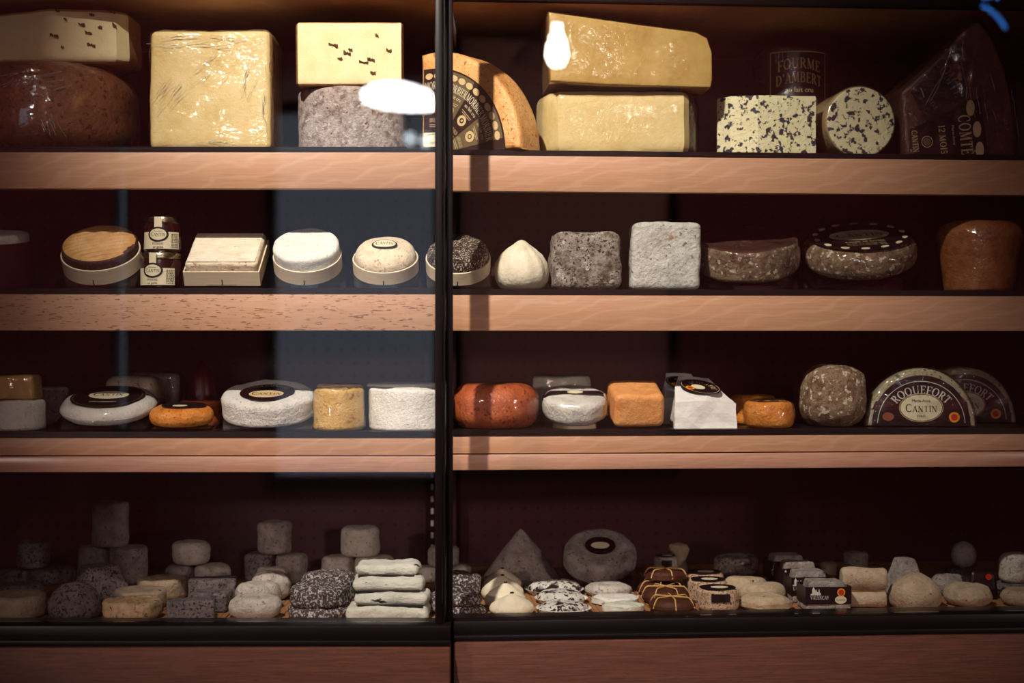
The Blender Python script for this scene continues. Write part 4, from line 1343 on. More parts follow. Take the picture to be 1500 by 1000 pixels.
# jam jars
def jar(px0, px1, pytop, d, zb, label, turn):
    x, y, wd, h = fit(px0, px1, pytop, d, zb)
    t = thing('jam_jar', label, 'jar', (x, y, zb), (0, 0, turn))
    R = wd / 2
    h = 0.0535
    link('glass', lathe('glass', [(0.001, 0), (R - .004, 0), (R - .001, .002), (R, .006), (R, h - .014), (R - .004, h - .008), (R - .004, h - .0065), (0.001, h - .0065)], 40), M_jam, t)
    lid = link('lid', lathe('lid', [(R - .0035, h - .009), (R - .001, h - .0088), (R - .0005, h - .001), (R - .0015, h), (.001, h)], 48), M_metal, t)
    mp = on_drum(R + .0004, 0.018)
    lb = link('label', plate('label', rect(0.060, 0.025, 14, 3), mp, .0004, 4), M_cream, t)
    mo = on_drum(R + .0006, 0.027, -0.12)
    ov = link('maker_oval', plate('maker_oval', ell(.0155, .0112, 36), mo, .0006, 3), M_ink, t)
    link('oval', plate('oval', ell(.0124, .0084, 36), mo, .0009, 3), M_cream, ov)
    link('lettering', print_mesh('lettering', x2(lettering('Cantin', .0056, True, .0215), 0, -.0028), mo, .0012), M_ink, ov)
    link('lettering', print_mesh('lettering', x2(lettering('Marie-Anne', .0020, False, .012), 0, .0036), mo, .0012), M_ink, ov)
    ml = on_drum(R + .0006, 0.0, -0.12)
    link('lettering', print_mesh('lettering', x2(lettering('POMME', .0034, True, .0170), 0, .0115) + x2(lettering('en gelée', .0036, False, .0150), 0, .0067), ml, .0006), M_ink, lb)
    rows = []
    r_ = random.Random(3)
    for k in range(9):
        u0 = .0165; 
        while u0 < .0275:
            ln = r_.uniform(.001, .003)
            rows.append([Vector((u0, .0075 + k * .0024)), Vector((u0 + ln, .0075 + k * .0024)), Vector((u0 + ln, .0085 + k * .0024)), Vector((u0, .0085 + k * .0024))]); u0 += ln + .0012
    fp = link('fine_print', print_mesh('fine_print', rows, on_drum(R + .0006, 0.0), .0006), M_ink, lb)
    fp['kind'] = 'stuff'
    link('paper_seal', plate('paper_seal', rect(.011, .020, 3, 4), on_drum(R + .0004, h - .0105, -0.12), .0004, 3), M_cream, t)
    return h
hj = jar(206, 266, 356, 0.045, z2, 'dark jelly jar with paper seal standing on the shelf under its twin', -0.06)
jar(211, 266, 297, 0.050, z2 + hj + 0.0002, 'dark jelly jar with paper seal stacked on top of its twin', 0.10)

# square cheese in a square chipwood tray
Rs = 0.052
o = tilt_base(326, 0.012, Rs, math.radians(31), 'clear acrylic rest under the square ridged cheese tray')
t = thing('square_boxed_cheese', 'square white ridged cheese in a chipwood tray', 'boxed cheese', o, (math.radians(31), 0, math.radians(0)))
v, f = join(box(-.056, .056, -Rs, -Rs + .002, 0, .023), box(-.056, .056, Rs - .002, Rs, 0, .023), box(-.056, -.054, -Rs + .002, Rs - .002, 0, .023), box(.054, .056, -Rs + .002, Rs - .002, 0, .023), box(-.054, .054, -Rs + .002, Rs - .002, 0, .002))
link('tray', mk('tray', v, f, False), M_chip, t)
c = link('cheese', rbox('cheese', .106, .098, .034, .006, 12, .0012, 30, 3), R_cream, t, (0, 0, .0025))
link('seam', boxme('seam', -.0008, .0008, -Rs - .0004, -Rs, .001, .010), M_ink, t)
V, Fc = [], []
n = 80
for j in range(n + 1):
    for i in range(15):
        V.append((-.050 + .1 * i / 14, -.046 + .092 * j / n, .0338 + .0016 * math.sin(j / n * .092 / .0072 * 2 * PI) + .0006))
for j in range(n):
    for i in range(14):
        a_ = j * 15 + i; Fc.append((a_, a_ + 1, a_ + 16, a_ + 15))
link('ridged_top', mk('ridged_top', V, Fc), rind('ivory_ridged', [W_(204, 190, 166), W_(222, 210, 190), W_(230, 220, 202)], 26, bump=.1), c)

# white camembert
R = 0.051
def facet(n, ph, k):
    return lambda a, z: 1 - k * (1 - math.cos(((a + ph) % (2 * PI / n)) - PI / n)) * 4
t, c = tilted_cheese('white_boxed_cheese', 'white bloomy cheese in a round chipwood box', 446, 0.010, R, 0.023, puck('cheese', R - .002, .039, 56, .0018, 26, 7, .0006, 90, e=.006, dome=.001, squish=facet(9, .3, .06)), R_white, seat='white bloomy boxed cheese')
# speckled cheese with oval label
R = 0.049
t, c = tilted_cheese('speckled_boxed_cheese', 'cream domed cheese with an oval maker label in a round chipwood box', 562, 0.010, R, 0.021, puck('cheese', R - .003, .036, 56, .0014, 30, 9, .0005, 90, e=.008, et=.018, dome=.006), R_cream, th=math.radians(31), seat='cream domed boxed cheese')
oval_label(c, on_top(.0372, .0062, .030), .0190, .0125, cy=-0.004, fs=.0085, small=False)
# dark flaked cheese
t, c = tilted_cheese('flaked_boxed_cheese', 'cheese crusted in dark flakes in a round chipwood box behind the door stile', 670, 0.006, R, 0.022, puck('cheese', R - .003, .037, 64, .0016, 60, 5, .0010, 160, e=.006, et=.012, dome=.004), R_flake, th=math.radians(33), seat='dark flaked boxed cheese')

# knotted cloth bag
x, y, wd, h = fit(724, 804, 352, 0.045, z2)
def pleat(a, z):
    return 1 + 0.035 * math.sin(a * 11 + z * 60) * min(1, z / .03)
pr = [(0.001, 0), (.022, 0), (.034, .004), (.040, .014), (.0415, .026), (.039, .038), (.032, .050), (.022, .059), (.012, .065), (.006, .069), (.001, .0705)]
me = lathe('cloth_bag_cheese', pr, 66, .0012, 30, 4, squish=pleat)
me.transform(Matrix.Diagonal((wd / .083, wd / .083, h / .0705, 1)))
solo('cloth_bag_cheese', me, R_cloth, 'ivory pleated bag-shaped cheese with a pinched top', 'cheese', (x, y, z2), (0, 0, .4))
x, y, wd, h = fit(716, 776, 358, 0.12, z2)  # dark lump put in for the shadow behind the bag
solo('shadow_lump', puck('shadow_lump', wd / 2, h, 40, .003, 30, 4, e=.02, et=.026), R_dark, 'dark brown round lump standing for the shadow behind the ivory pleated bag-shaped cheese', 'cheese', (x, y, z2))

# grey mouldy block, white-grey cube
x, y, wd, h = fit(805, 908, 341, 0.045, z2)
me = rbox('grey_mould_block', wd, .085, h, .014, 14, .0034, 24, 5, .0016, 90, top=.93, bulge=.02)
solo('grey_mould_block', me, R_greyb, 'grey-brown mouldy cheese block with rounded edges', 'cheese', (x, y + .01, z2), (0, 0, RA))
x, y, wd, h = fit(922, 1022, 327, 0.045, z2)
me = rbox('grey_white_cube', wd, .09, h, .009, 14, .0032, 22, 8, .0012, 80, top=1.0, shear=(.002, 0))
solo('grey_white_cube', me, R_greyw, 'tall grey-white mouldy cheese cube', 'cheese', (x, y + .012, z2), (0, 0, RA - .09))
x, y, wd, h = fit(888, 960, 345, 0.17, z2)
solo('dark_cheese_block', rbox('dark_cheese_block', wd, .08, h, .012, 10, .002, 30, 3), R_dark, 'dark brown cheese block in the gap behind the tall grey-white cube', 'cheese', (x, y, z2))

# film-wrapped tomme, tilted
def wedge_rest(px, d, R, th, seat):
    return tilt_base(px, d, R, th, 'clear acrylic rest under the ' + seat)
R = 0.079
o = wedge_rest(1106, 0.012, R, math.radians(19), 'film-wrapped brown tomme')
t = thing('wrapped_tomme', 'brown mottled tomme wheel in clear film, tilted forward', 'cheese', (o[0], o[1], o[2] + .0042), (math.radians(19), math.radians(-3), 0))
me = puck('wheel', R, .050, 64, .0024, 26, 4, .0012, 90, e=.008, et=.007, rim=.003)
facemats(me, lambda c, n: 1 if n.z > .8 else 0)
link('wheel', me, [R_tomme, R_dark], t, (0, 0, .001))
f_ = filmed(t, me, 5, freq=50, amp=.0016, off=.0016); f_.location.z = .001
# tomme with the wide black label
R = 0.088
o = wedge_rest(1277, 0.012, R, math.radians(20), 'black-labelled tomme')
t = thing('labelled_tomme', 'brown rounded tomme with a wide black label ringed by cream ovals', 'cheese', (o[0], o[1], o[2] + .0060), (math.radians(20), math.radians(-4), 0))
me = puck('wheel', R - .004, .048, 64, .0016, 26, 6, .0008, 90, e=.016, et=.016, bulge=.004)
link('wheel', me, R_tomme, t, (0, 0, .001))
mp = on_top(.0505, 0.0)
lb = link('label', plate('label', ell(.079, .079, 56), mp, .0006, 4), M_lab, t)
link('maker_oval', plate('maker_oval', ell(.047, .026, 44, 0, .004), mp, .0010, 3), M_cream, lb)
link('lettering', print_mesh('lettering', x2(lettering('Cantin', .017, True, .074), 0, -.006), mp, .0014), M_ink, lb)
link('lettering', print_mesh('lettering', x2(lettering('Marie-Anne', .006, False, .04), 0, .017), mp, .0014), M_ink, lb)
link('lettering', print_mesh('lettering', x2(lettering('TOMME DE SAVOIE', .006, True, .062), 0, -.037), mp, .0014), M_gold, lb)
link('fine_print', print_mesh('fine_print', [q for k in range(3) for q in x2(lettering('au lait cru affinage cave', .0028, False, .06), 0, -.044 - k * .0048)], mp, .0014), M_gold, lb)
for k in range(14):
    an = 2 * PI * k / 14 + .12
    cx, cy = .069 * math.cos(an), .069 * math.sin(an)
    o_ = [(cx - .0068 * math.cos(q) * math.sin(an) + .0042 * math.sin(q) * math.cos(an), cy + .0068 * math.cos(q) * math.cos(an) + .0042 * math.sin(q) * math.sin(an)) for q in [2 * PI * i / 20 for i in range(20)]]
    link('oval', plate('oval', o_, mp, .0012, 2), M_cream, lb)
f_ = filmed(t, me, 8, M_filmt, freq=40, amp=.0012, off=.0026); f_.location.z = .001
# amber crusted cheese
x, y, wd, h = fit(1374, 1494, 324, 0.075, z2)
t = thing('amber_crusted_cheese', 'amber-brown rough cheese in film tapering to its foot', 'cheese', (x, y, z2))
me = puck('body', wd / 2, h, 48, .0032, 24, 5, .001, 80, e=.006, et=.024, taper=.012)
# taper keeps the foot narrower
link('body', me, R_amber, t)
filmed(t, me, 12, freq=44, amp=.003, off=.002)

# ================================================================== THIRD SHELF
z3 = ZS[3]
def flat(name, label, px0, px1, pytop, d, mat, zb=z3, amp=.0018, freq=28, seed=1, film=None, cat='cheese', grp=None, group=None, turn=0.0, extra=None, **kw):
    """a flat round cheese between two photo columns; returns its Empty and body"""
    tl = kw.pop('tilt', 0.0)
    x, y, wd, h = fit(px0, px1, pytop, d, zb)
    # the camera looks down a little: take the far rim of the top into account
    R = wd / 2
    h = max(.012, h - R * (CZ - zb - h) / (D + y) * .85)
    if tl:
        th = math.radians(tl)
        h = max(.014, (fit(px0, px1, pytop, d, zb)[3] - 2 * R * math.sin(th) - .004) / math.cos(th) - 2 * R * (CZ - zb - h) / (D + y) * .5)
        o = tilt_base((px0 + px1) / 2, max(.006, d - R), R, th, 'clear acrylic rest under the ' + kw.pop('seat'), zb)
        t = thing(name, label, cat, o, (th, 0, turn), group)
    else:
        t = thing(name, label, cat, (x, y, zb), (0, 0, turn), group)
    me = puck('wheel', R, h, 56, amp, freq, seed, amp * .4, 90, **kw)
    link('wheel', me, mat, t)
    if film: filmed(t, me, seed, None if film is True else film, freq=46, amp=.0016)
    return t, R, h

t, R, h = flat('white_cheese', 'white bloomy cheese under a small wrapped yellow wedge', -14, 66, 584, 0.045, R_white, e=.006, seed=3)
x, y, s = spot_at(24, .05)
t = thing('wrapped_yellow_wedge', 'small yellow cheese wedge in film on a white bloomy cheese', 'cheese', (x, y, z3 + h + .001))
me = rbox('wedge', .068, .05, .036, .005, 8, .0014, 30, 3, top=.94)
link('wedge', me, R_yellowd, t); filmed(t, me, 4, freq=50, amp=.002)
# white with black round label
t, R, h = flat('labelled_white_cheese', 'white wrapped round cheese with a large black round label', 75, 209, 563, .075, R_white, e=.014, et=.014, bulge=.002, seed=5, film=M_filmt, tilt=15, seat='black round labelled white cheese')
mp = on_top(h + .0022)
lb = link('label', plate('label', ell(.055, .055, 48), mp, .0006), M_lab, t)
link('label_rim', ringband('label_rim', .0515, .0515, .001, mp, .001), M_olive, lb)
link('maker_oval', plate('maker_oval', ell(.030, .019, 36, 0, .006), mp, .001, 3), M_cream, lb)
link('lettering', print_mesh('lettering', x2(lettering('Cantin', .012, True, .046), 0, 0), mp, .0014), M_ink, lb)
link('lettering', print_mesh('lettering', x2(lettering('COULOMMIERS', .0055, True, .040), 0, -.033), mp, .0014), M_white, lb)
# wrapped cheeses behind
x, y, wd, h = fit(158, 236, 551, .21, z3)
t = thing('wrapped_pale_log', 'pale film-wrapped cheese log behind the large black round label', 'cheese', (x, y, z3))
me = rbox('log', wd, .06, h, .018, 10, .0022, 26, 4); link('log', me, R_cream, t); filmed(t, me, 9, freq=46, amp=.002)
x, y, wd, h = fit(172, 266, 546, .31, z3)
t = thing('wrapped_grey_block', 'greyish film-wrapped cheese block at the back by the red wax cone', 'cheese', (x, y, z3))
me = rbox('block', wd, .07, h, .010, 10, .002, 26, 7); link('block', me, R_goat, t); filmed(t, me, 10, freq=46, amp=.003)
x, y, wd, h = fit(208, 236, 584, .14, z3)
t = thing('wrapped_small_white', 'tiny white film-wrapped cheese tucked behind the small orange washed cheese', 'cheese', (x, y, z3))
me = rbox('piece', wd, .03, h, .01, 8, .001, 30, 3); link('piece', me, R_white, t); filmed(t, me, 3, freq=60, amp=.002)
x, y, wd, h = fit(52, 100, 567, .20, z3)
solo('flat_white_cheese', puck('flat_white_cheese', wd / 2, h, 40, .0012, 30, 5, e=.006), R_goat, 'thin grey-white cheese between the yellow wedge and the large black round label', 'cheese', (x, y, z3))
# orange washed
t, R, h = flat('orange_washed_cheese', 'small orange washed-rind cheese with a dark round label', 213, 300, 589, .050, R_orange, e=.010, et=.012, bulge=.002, seed=4, tilt=5, seat='small orange washed cheese')
mp = on_top(h + .0014)
lb = link('label', plate('label', ell(.033, .033, 36, .004, 0), mp, .0006), M_lab, t)
link('oval', plate('oval', ell(.011, .008, 24, .0, -.01), mp, .001, 2), M_cream, lb)
t, R, h = flat('orange_disc_cheese', 'dull orange disc cheese behind the small orange washed cheese', 262, 326, 585, .13, R_redor, e=.008, seed=6)
x, y, wd, h = fit(272, 318, 527, .30, z3)
solo('red_wax_cone', lathe('red_wax_cone', [(.001, 0), (wd / 2 - .002, 0), (wd / 2, .004), (wd / 2 * .94, h * .4), (wd / 2 * .78, h * .68), (wd / 2 * .5, h * .88), (wd / 2 * .22, h * .975), (.001, h)], 36), R_wax, 'dark red wax-coated cone cheese at the back', 'cheese', (x, y, z3))
# coulommiers
t, R, h = flat('coulommiers_cheese', 'big white bloomy round cheese with a black oval label', 315, 452, 555, .075, R_whiteg, e=.006, et=.010, amp=.0026, seed=8, tilt=14, seat='big white black-labelled cheese')
mp = on_top(h + .0018)
lb = link('label', plate('label', ell(.041, .043, 44, 0, -.010), mp, .0006), M_lab, t)
link('oval', plate('oval', ell(.026, .018, 36, 0, -.020), mp, .001, 3), M_gold, lb)
link('lettering', print_mesh('lettering', x2(lettering('Cantin', .013, True, .044), 0, -.026), mp, .0014), M_ink, lb)
link('lettering', print_mesh('lettering', x2(arc2(lettering('COULOMMIERS', .009, True, .060), .030), 0, -.012), mp, .0014), M_gold, lb)
# honey rounds
t, R, h = flat('honey_round_cheese', 'small honey-yellow wrinkled round cheese between two white rounds', 460, 533, 568, .040, R_honey, e=.007, et=.005, amp=.0026, rim=.010, seed=5, film=M_filmt)
t, R, h = flat('honey_round_cheese', 'honey-yellow round cheese standing behind its wrinkled twin', 463, 532, 562, .125, R_honey, e=.007, et=.006, amp=.002, seed=9)
t, R, h = flat('white_round_cheese', 'tall white bloomy round cheese beside the door stile', 541, 662, 567, .064, R_white, e=.005, et=.005, amp=.0022, rim=.008, seed=11)
t, R, h = flat('white_round_cheese', 'white bloomy round cheese standing behind its twin near the door stile', 538, 650, 560, .20, R_white, e=.006, seed=13)
# red-orange glossy
t, R, h = flat('red_orange_cheese', 'glossy red-orange round cheese', 664, 786, 560, .066, R_redor, e=.022, et=.024, bulge=.003, amp=.0014, seed=3, film=M_filmt)
x, y, wd, h = fit(777, 868, 551, .21, z3)
t = thing('wrapped_white_wheel', 'white film-wrapped cheese at the back behind the belted cheese', 'cheese', (x, y, z3))
me = puck('wheel', wd / 2, h, 44, .002, 30, 3, e=.006, taper=-.004); link('wheel', me, R_green, t); filmed(t, me, 5, freq=46, amp=.003)
# belted white cheese on a wooden round
x, y, s = spot_at(842, .055)
t = thing('wooden_round', 'small round wooden rest under the belted white cheese', 'stand', (x, y, z3))
link('ring', lathe('ring', [(.030, 0), (.0335, 0), (.0335, .014), (.030, .014), (.030, 0)], 40, angle=30), M_chip, t)
t = thing('belted_white_cheese', 'white wrapped cheese belted with a dark strip on a small wooden round', 'cheese', (x, y + .004, z3 + .0165), (math.radians(17), 0, 0))
R = .049
me = puck('wheel', R, .036, 56, .0022, 30, 4, .001, 80, e=.012, et=.010, dome=.002)
link('wheel', me, R_white, t)
bn = [[Vector((-R + 2 * R * i / 16, -.007)), Vector((-R + 2 * R * (i + 1) / 16, -.007)), Vector((-R + 2 * R * (i + 1) / 16, .007)), Vector((-R + 2 * R * i / 16, .007))] for i in range(16)]
zf = lambda u, v: .0395 - .012 * max(0, (abs(u) - .036) / .013) ** 2
lb = link('belt', print_mesh('belt', bn, on_top(0, zf=zf), .0006), M_lab, t)
link('oval', plate('oval', ell(.012, .0062, 28), on_top(0, zf=zf), .0010, 2), M_cream, lb)
filmed(t, me, 14, freq=60, amp=.002, off=.0012)
# apricot brick
x, y, wd, h = fit(896, 970, 577, .035, z3)
me = rbox('apricot_brick_cheese', wd, .085, h, .009, 12, .0016, 26, 5)
solo('apricot_brick_cheese', me, R_brick, 'apricot-orange brick-shaped washed cheese', 'cheese', (x - .002, y + .02, z3 + .012), (math.radians(15), 0, RA))
# paper-wrapped wedge with label
def paper_wedge(px0, px1, pytop, d, label, seed):
    x, y, wd, h = fit(px0, px1, pytop, d, z3)
    t = thing('paper_wrapped_cheese', label, 'cheese', (x, y, z3), (0, 0, RA))
    hw = wd / 2
    V = [(-hw, -.035, 0), (hw, -.035, 0), (hw * .96, .05, 0), (-hw * .8, .05, 0), (-hw * .95, -.034, h * .52), (hw * .98, -.034, h * .50), (hw * .42, .045, h * .97), (-hw * .55, .045, h), (0, -.036, h * .54), (hw * .9, .0, h * .56), (-hw * .8, .01, h * .80)]
    V = [Vector(v) for v in V]
    Fc = [(3, 2, 1, 0), (0, 1, 5, 8), (0, 8, 4), (4, 8, 10), (8, 5, 9), (8, 9, 6), (8, 6, 7), (8, 7, 10), (1, 2, 9), (1, 9, 5), (2, 6, 9), (2, 3, 7, 6), (3, 0, 10), (0, 4, 10), (3, 10, 7)]
    me = mk('paper', V, Fc, False)
    import bmesh
    bm = bmesh.new(); bm.from_mesh(me)
    bmesh.ops.subdivide_edges(bm, edges=list(bm.edges), cuts=4, use_grid_fill=True)
    bmesh.ops.triangulate(bm, faces=bm.faces)
    for v in bm.verts:
        if v.co.z > .003: v.co += noise.noise_vector(v.co * 38 + Vector((seed, 0, 0))) * .0026
    bm.to_mesh(me); bm.free()
    link('paper', me, R_paper, t)
    # label on the sloping top
    p0 = Vector((0, -.036, h * .54)); p1 = Vector((-hw * .05, .045, h * .985))
    ax = (p1 - p0).normalized(); ux = Vector((1, 0, -.12)).normalized(); nn = ux.cross(ax).normalized()
    c = p0 + (p1 - p0) * .50 + nn * .0035
    mp = lambda u, v, w_: tuple(c + ux * u + ax * v + nn * w_)
    lb = link('label', plate('label', ell(.032, .026, 40), mp, .0006), M_lab, t)
    link('label_rim', ringband('label_rim', .0295, .0238, .0008, mp, .0009), M_gold, lb)
    link('oval', plate('oval', ell(.011, .008, 28, -.004, -.003), mp, .0010, 2), M_cream, lb)
    link('lettering', print_mesh('lettering', x2(arc2(lettering('ECOLATRE', .0085, True, .042), .0165, PI / 2 - .45, .85), 0, -.004), mp, .0012), M_gold, lb)
    link('seal', plate('seal', ell(.0068, .0062, 24, -.018, -.010), mp, .0010, 2), M_orange, lb)
    link('seal', plate('seal', ell(.0042, .0038, 20, -.018, -.010), mp, .0013, 2), M_red, lb)
    return t
paper_wedge(981, 1073, 552, .055, 'white paper-wrapped cheese with a black and gold label', 2)
paper_wedge(966, 1044, 547, .17, 'shaded white paper-wrapped cheese behind its black and gold labelled twin', 6)
# small orange pot cheeses
t, R, h = flat('small_orange_cheese', 'small squat orange cheese with a sunken dark top', 1093, 1160, 586, .038, R_orange, e=.008, et=.006, amp=.0022, rim=.014, bulge=.003, seed=7, film=M_filmt)
link('top_leaf', plate('top_leaf', ell(.024, .024, 30), on_top(h + .002), .0012), M_lab, t)
t, R, h = flat('small_orange_cheese', 'small squat orange cheese standing behind its dark-topped twin', 1070, 1136, 577, .13, R_orange, e=.008, amp=.002, seed=9)
# big knobbly grey-brown
x, y, wd, h = fit(1173, 1269, 535, .060, z3)
me = puck('knobbly_cheese', wd / 2, h, 56, .0042, 22, 9, .0016, 80, e=.030, et=.034)
solo('knobbly_cheese', me, R_tomme, 'knobbly grey-brown round cheese beside the half-moon black-labelled cheese', 'cheese', (x, y, z3))
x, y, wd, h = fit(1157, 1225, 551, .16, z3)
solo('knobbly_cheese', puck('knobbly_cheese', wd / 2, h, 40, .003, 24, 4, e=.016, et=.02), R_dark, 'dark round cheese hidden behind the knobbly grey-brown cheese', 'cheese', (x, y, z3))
# half-moon blue with the black label
def half_moon(px, d, label, Rw, turn):
    x, y, s = spot_at(px, d)
    t = thing('half_moon_cheese', label, 'cheese', (x, y, z3), (0, 0, turn))
    Rh = .091
    out = [(-Rw, .0005), (Rw, .0005)] + [(Rw * math.cos(math.radians(a)), Rh * math.sin(math.radians(a))) for a in range(6, 180, 6)]
    me = upright(solid('cheese', out, .075, .006, .0006, 30, 3, 8, angle=50))
    link('cheese', me, R_roq, t)
    fr = on_front(-.0014)
    kw = Rw * .90; kh = .078
    lb = link('label', plate('label', [(-kw, .002), (kw, .002)] + [(kw * math.cos(math.radians(a)), .002 + kh * math.sin(math.radians(a))) for a in range(6, 180, 6)], fr, .0006), M_lab, t)
    bd = [[Vector((-kw, .027)), Vector((kw * .95, .027)), Vector((kw * .92, .040)), Vector((-kw * .92, .040))]]
    link('label_band', print_mesh('label_band', bd, fr, .0008), M_labr, lb)
    link('label_rim', ringband('label_rim', kw * .885, kh * .855, .0009, fr, .0011, 48, 0, .004, 2, 178), M_white, lb)
    P = lettering('ROQUEFORT', .0125, True, .088)
    P = [[Vector((p.x * 1.0, p.y)) for p in q] for q in P]
    a_, b_ = .047, .0405
    Q = []
    for q in P:
        o_ = []
        for p in q:
            th = PI / 2 - p.x / .048
            o_.append(Vector(((a_ + p.y) * math.cos(th), .011 + (b_ + p.y) * math.sin(th))))
        Q.append(o_)
    link('lettering', print_mesh('lettering', Q, fr, .0012), M_white, lb)
    link('oval_rim', plate('oval_rim', ell(.0335, .0222, 44, 0, .030), fr, .0010, 3), M_gold, lb)
    link('oval_gap', plate('oval_gap', ell(.0325, .0212, 44, 0, .030), fr, .0012, 3), M_lab, lb)
    link('maker_oval', plate('maker_oval', ell(.0315, .0202, 44, 0, .030), fr, .0014, 3), M_cream, lb)
    link('lettering', print_mesh('lettering', x2(lettering('Cantin', .0120, True, .048), 0, .0235), fr, .0018), M_ink, lb)
    link('lettering', print_mesh('lettering', x2(lettering('Marie-Anne', .0048, False, .028), 0, .0385), fr, .0018), M_ink, lb)
    link('lettering', print_mesh('lettering', x2(lettering('PARIS', .0030, True, .013), 0, .0155), fr, .0018), M_ink, lb)
    sl = link('seal', plate('seal', ell(.0086, .0066, 28, -.050, .016), fr, .0011, 2), M_orange if False else plain('copper_seal', W_(150, 84, 62), .5), lb)
    link('seal', plate('seal', ell(.0080, .0080, 28, .050, .0155), fr, .0011, 2), M_orange, lb)
    link('seal', plate('seal', ell(.0050, .0050, 28, .050, .0155), fr, .0015, 2), M_red, lb)
    filmed(t, me, 15, freq=40, amp=.003, off=.002)
    return t
half_moon(1349, .030, 'half-moon cheese with a lit black label and cream maker oval', .083, math.radians(-5))
half_moon(1412, .135, 'half-moon cheese standing in shade behind its black-labelled twin', .083, math.radians(-5))

# ================================================================== BOTTOM DECK
z4 = ZS[4]
_fit, _spot = fit, spot_at
def fit(px0, px1, pytop, d, zb): return _fit(px0, px1, pytop, d - .062, zb)
def spot_at(px, d=0.0): return _spot(px, d - .062)
for lab, org, rz, x0, x1 in (('straw mat of flat strips under the ash-flecked cheeses and grey goat stacks', LEFT_O, 0, -1.12, -.004), ('straw mat of flat strips under the drop-shaped and leaf-wrapped cheeses', RIGHT_O, RA, .042, 1.27)):
    t = thing('straw_mat', lab, 'mat', (org[0], org[1], z4 - .004), (0, 0, rz))
    vf = []
    xx = x0
    r_ = random.Random(8)
    while xx < x1 - .01:
        wdt = r_.uniform(.006, .010)
        vf.append(box(xx, xx + wdt - .0008, -.078 + r_.uniform(-.006, .006), .44, 0, .004 - r_.uniform(0, .0012))); xx += wdt
    o = link('straws', mk('straws', *join(*vf), False), M_strawm, t)
    o['kind'] = 'stuff'

def deck(name, label, px0, px1, pytop, d, mat, zb=None, amp=.002, freq=30, seed=1, turn=0.0, group=None, sy=1.0, **kw):
    zb = z4 if zb is None else zb
    x, y, wd, h = fit(px0, px1, pytop, d, zb)
    R = wd / 2
    h = max(.012, h - R * sy * (CZ - zb - h) / (D + y) * .8)
    me = puck(name, R, h, 44, amp, freq, seed, amp * .5, 100, sy=sy, **kw)
    o = solo(name, me, mat, label, 'cheese', (x, y, zb), (0, 0, turn), group)
    return o, zb + h

def stack(cols, mats, labels, seed, e=.007):
    """two cheeses side by side with a third on top"""
    (a, b, c) = cols
    tops = []
    for i, q in enumerate((a, b)):
        _, zt = deck('goat_cheese', labels[i], *q, mats[i], seed=seed + i, amp=.0022, e=e, et=e)
        tops.append(zt)
    zt = max(tops) + .0004
    deck('goat_cheese', labels[2], *c, mats[2], zb=zt, seed=seed + 5, amp=.0022, e=e, et=e)

# far left, dim
_, za = deck('dark_goat_cheese', 'dim grey-brown cheese disc at the far end behind the dark dome', 0, 50, 831, .36, R_ashd, e=.008, seed=2)
_, zb_ = deck('dark_goat_cheese', 'dim grey-brown cheese disc under a square dim cheese', 44, 112, 827, .36, R_ashd, e=.008, seed=3)
deck('dark_goat_cheese', 'dim drum-shaped cheese on a grey-brown disc at the far end', 26, 72, 790, .36, R_ashd, zb=max(za, zb_) + .0004, e=.006, seed=4)
deck('dark_loaf_cheese', 'dark brown flat cheese lying at the far end beside the dark dome', -22, 68, 863, .055, R_tan, e=.008, seed=5)
deck('dark_loaf_cheese', 'dark cheese disc behind the dark brown flat cheese', -8, 62, 850, .15, R_ashd, e=.008, seed=6)
x, y, wd, h = fit(72, 148, 853, .045, z4)
solo('ash_dome_cheese', lathe('ash_dome_cheese', [(.001, 0), (.030, 0), (.036, .004), (.038, .012), (.037, .024), (.031, .037), (.020, .046), (.008, .050), (.001, .051)], 44, .0016, 40, 3, .001, 120), R_ashd, 'dark ash-coated dome cheese', 'cheese', (x, y, z4))
deck('wrinkled_tan_cheese', 'wrinkled tan round cheese at the front beside the ash bricks', 152, 237, 871, .044, R_wrink, amp=.0034, freq=46, seed=6, e=.009, et=.007)
deck('brown_goat_cheese', 'brownish disc cheese directly behind the wrinkled tan cheese', 168, 243, 857, .125, R_tan, e=.007, seed=7)
deck('brown_goat_cheese', 'brownish disc cheese in the second row behind the wrinkled tan cheese', 202, 276, 841, .215, R_tan, e=.007, seed=8)
x, y, wd, h = fit(104, 190, 827, .20, z4)
solo('dark_pyramid_cheese', rbox('dark_pyramid_cheese', wd, .07, h, .006, 10, .0016, 34, 5, top=.55), R_ashd, 'dark ash truncated pyramid cheese in front of the tallest goat stack', 'cheese', (x, y, z4), (0, 0, .5))
stack(((115, 161, 797, .37), (161, 215, 797, .36), (135, 188, 733, .365)), (R_goat, R_goat, R_goat),
      ('grey drum goat cheese under the tallest stack, beside the dark pyramid', 'grey drum goat cheese under the tallest stack, nearer the ash bricks', 'tall grey drum goat cheese topping the tallest stack'), 11, .005)
stack(((243, 286, 824, .37), (286, 338, 823, .36), (253, 306, 790, .365)), (R_goat, R_goatw, R_goatw),
      ('greyish flat goat cheese under a pale squarish one', 'pale flat goat cheese under a pale squarish one', 'pale squarish goat cheese topping the stack behind the ash bricks'), 21, .010)
stack(((359, 403, 808, .37), (404, 450, 808, .36), (378, 427, 761, .365)), (R_ashd, R_goat, R_goat),
      ('dark grey goat cheese under the bluish grey drum', 'grey goat cheese under the bluish grey drum', 'bluish grey drum goat cheese topping the stack behind the pale ovals'), 31, .008)
stack(((472, 520, 811, .37), (521, 577, 811, .355), (500, 556, 768, .36)), (R_goatw, R_goatw, R_goatw),
      ('white drum goat cheese under a stack, beside the ash-flecked cheese', 'white drum goat cheese under a stack, behind the white slabs', 'white drum goat cheese topping the stack behind the white slabs'), 41, .009)
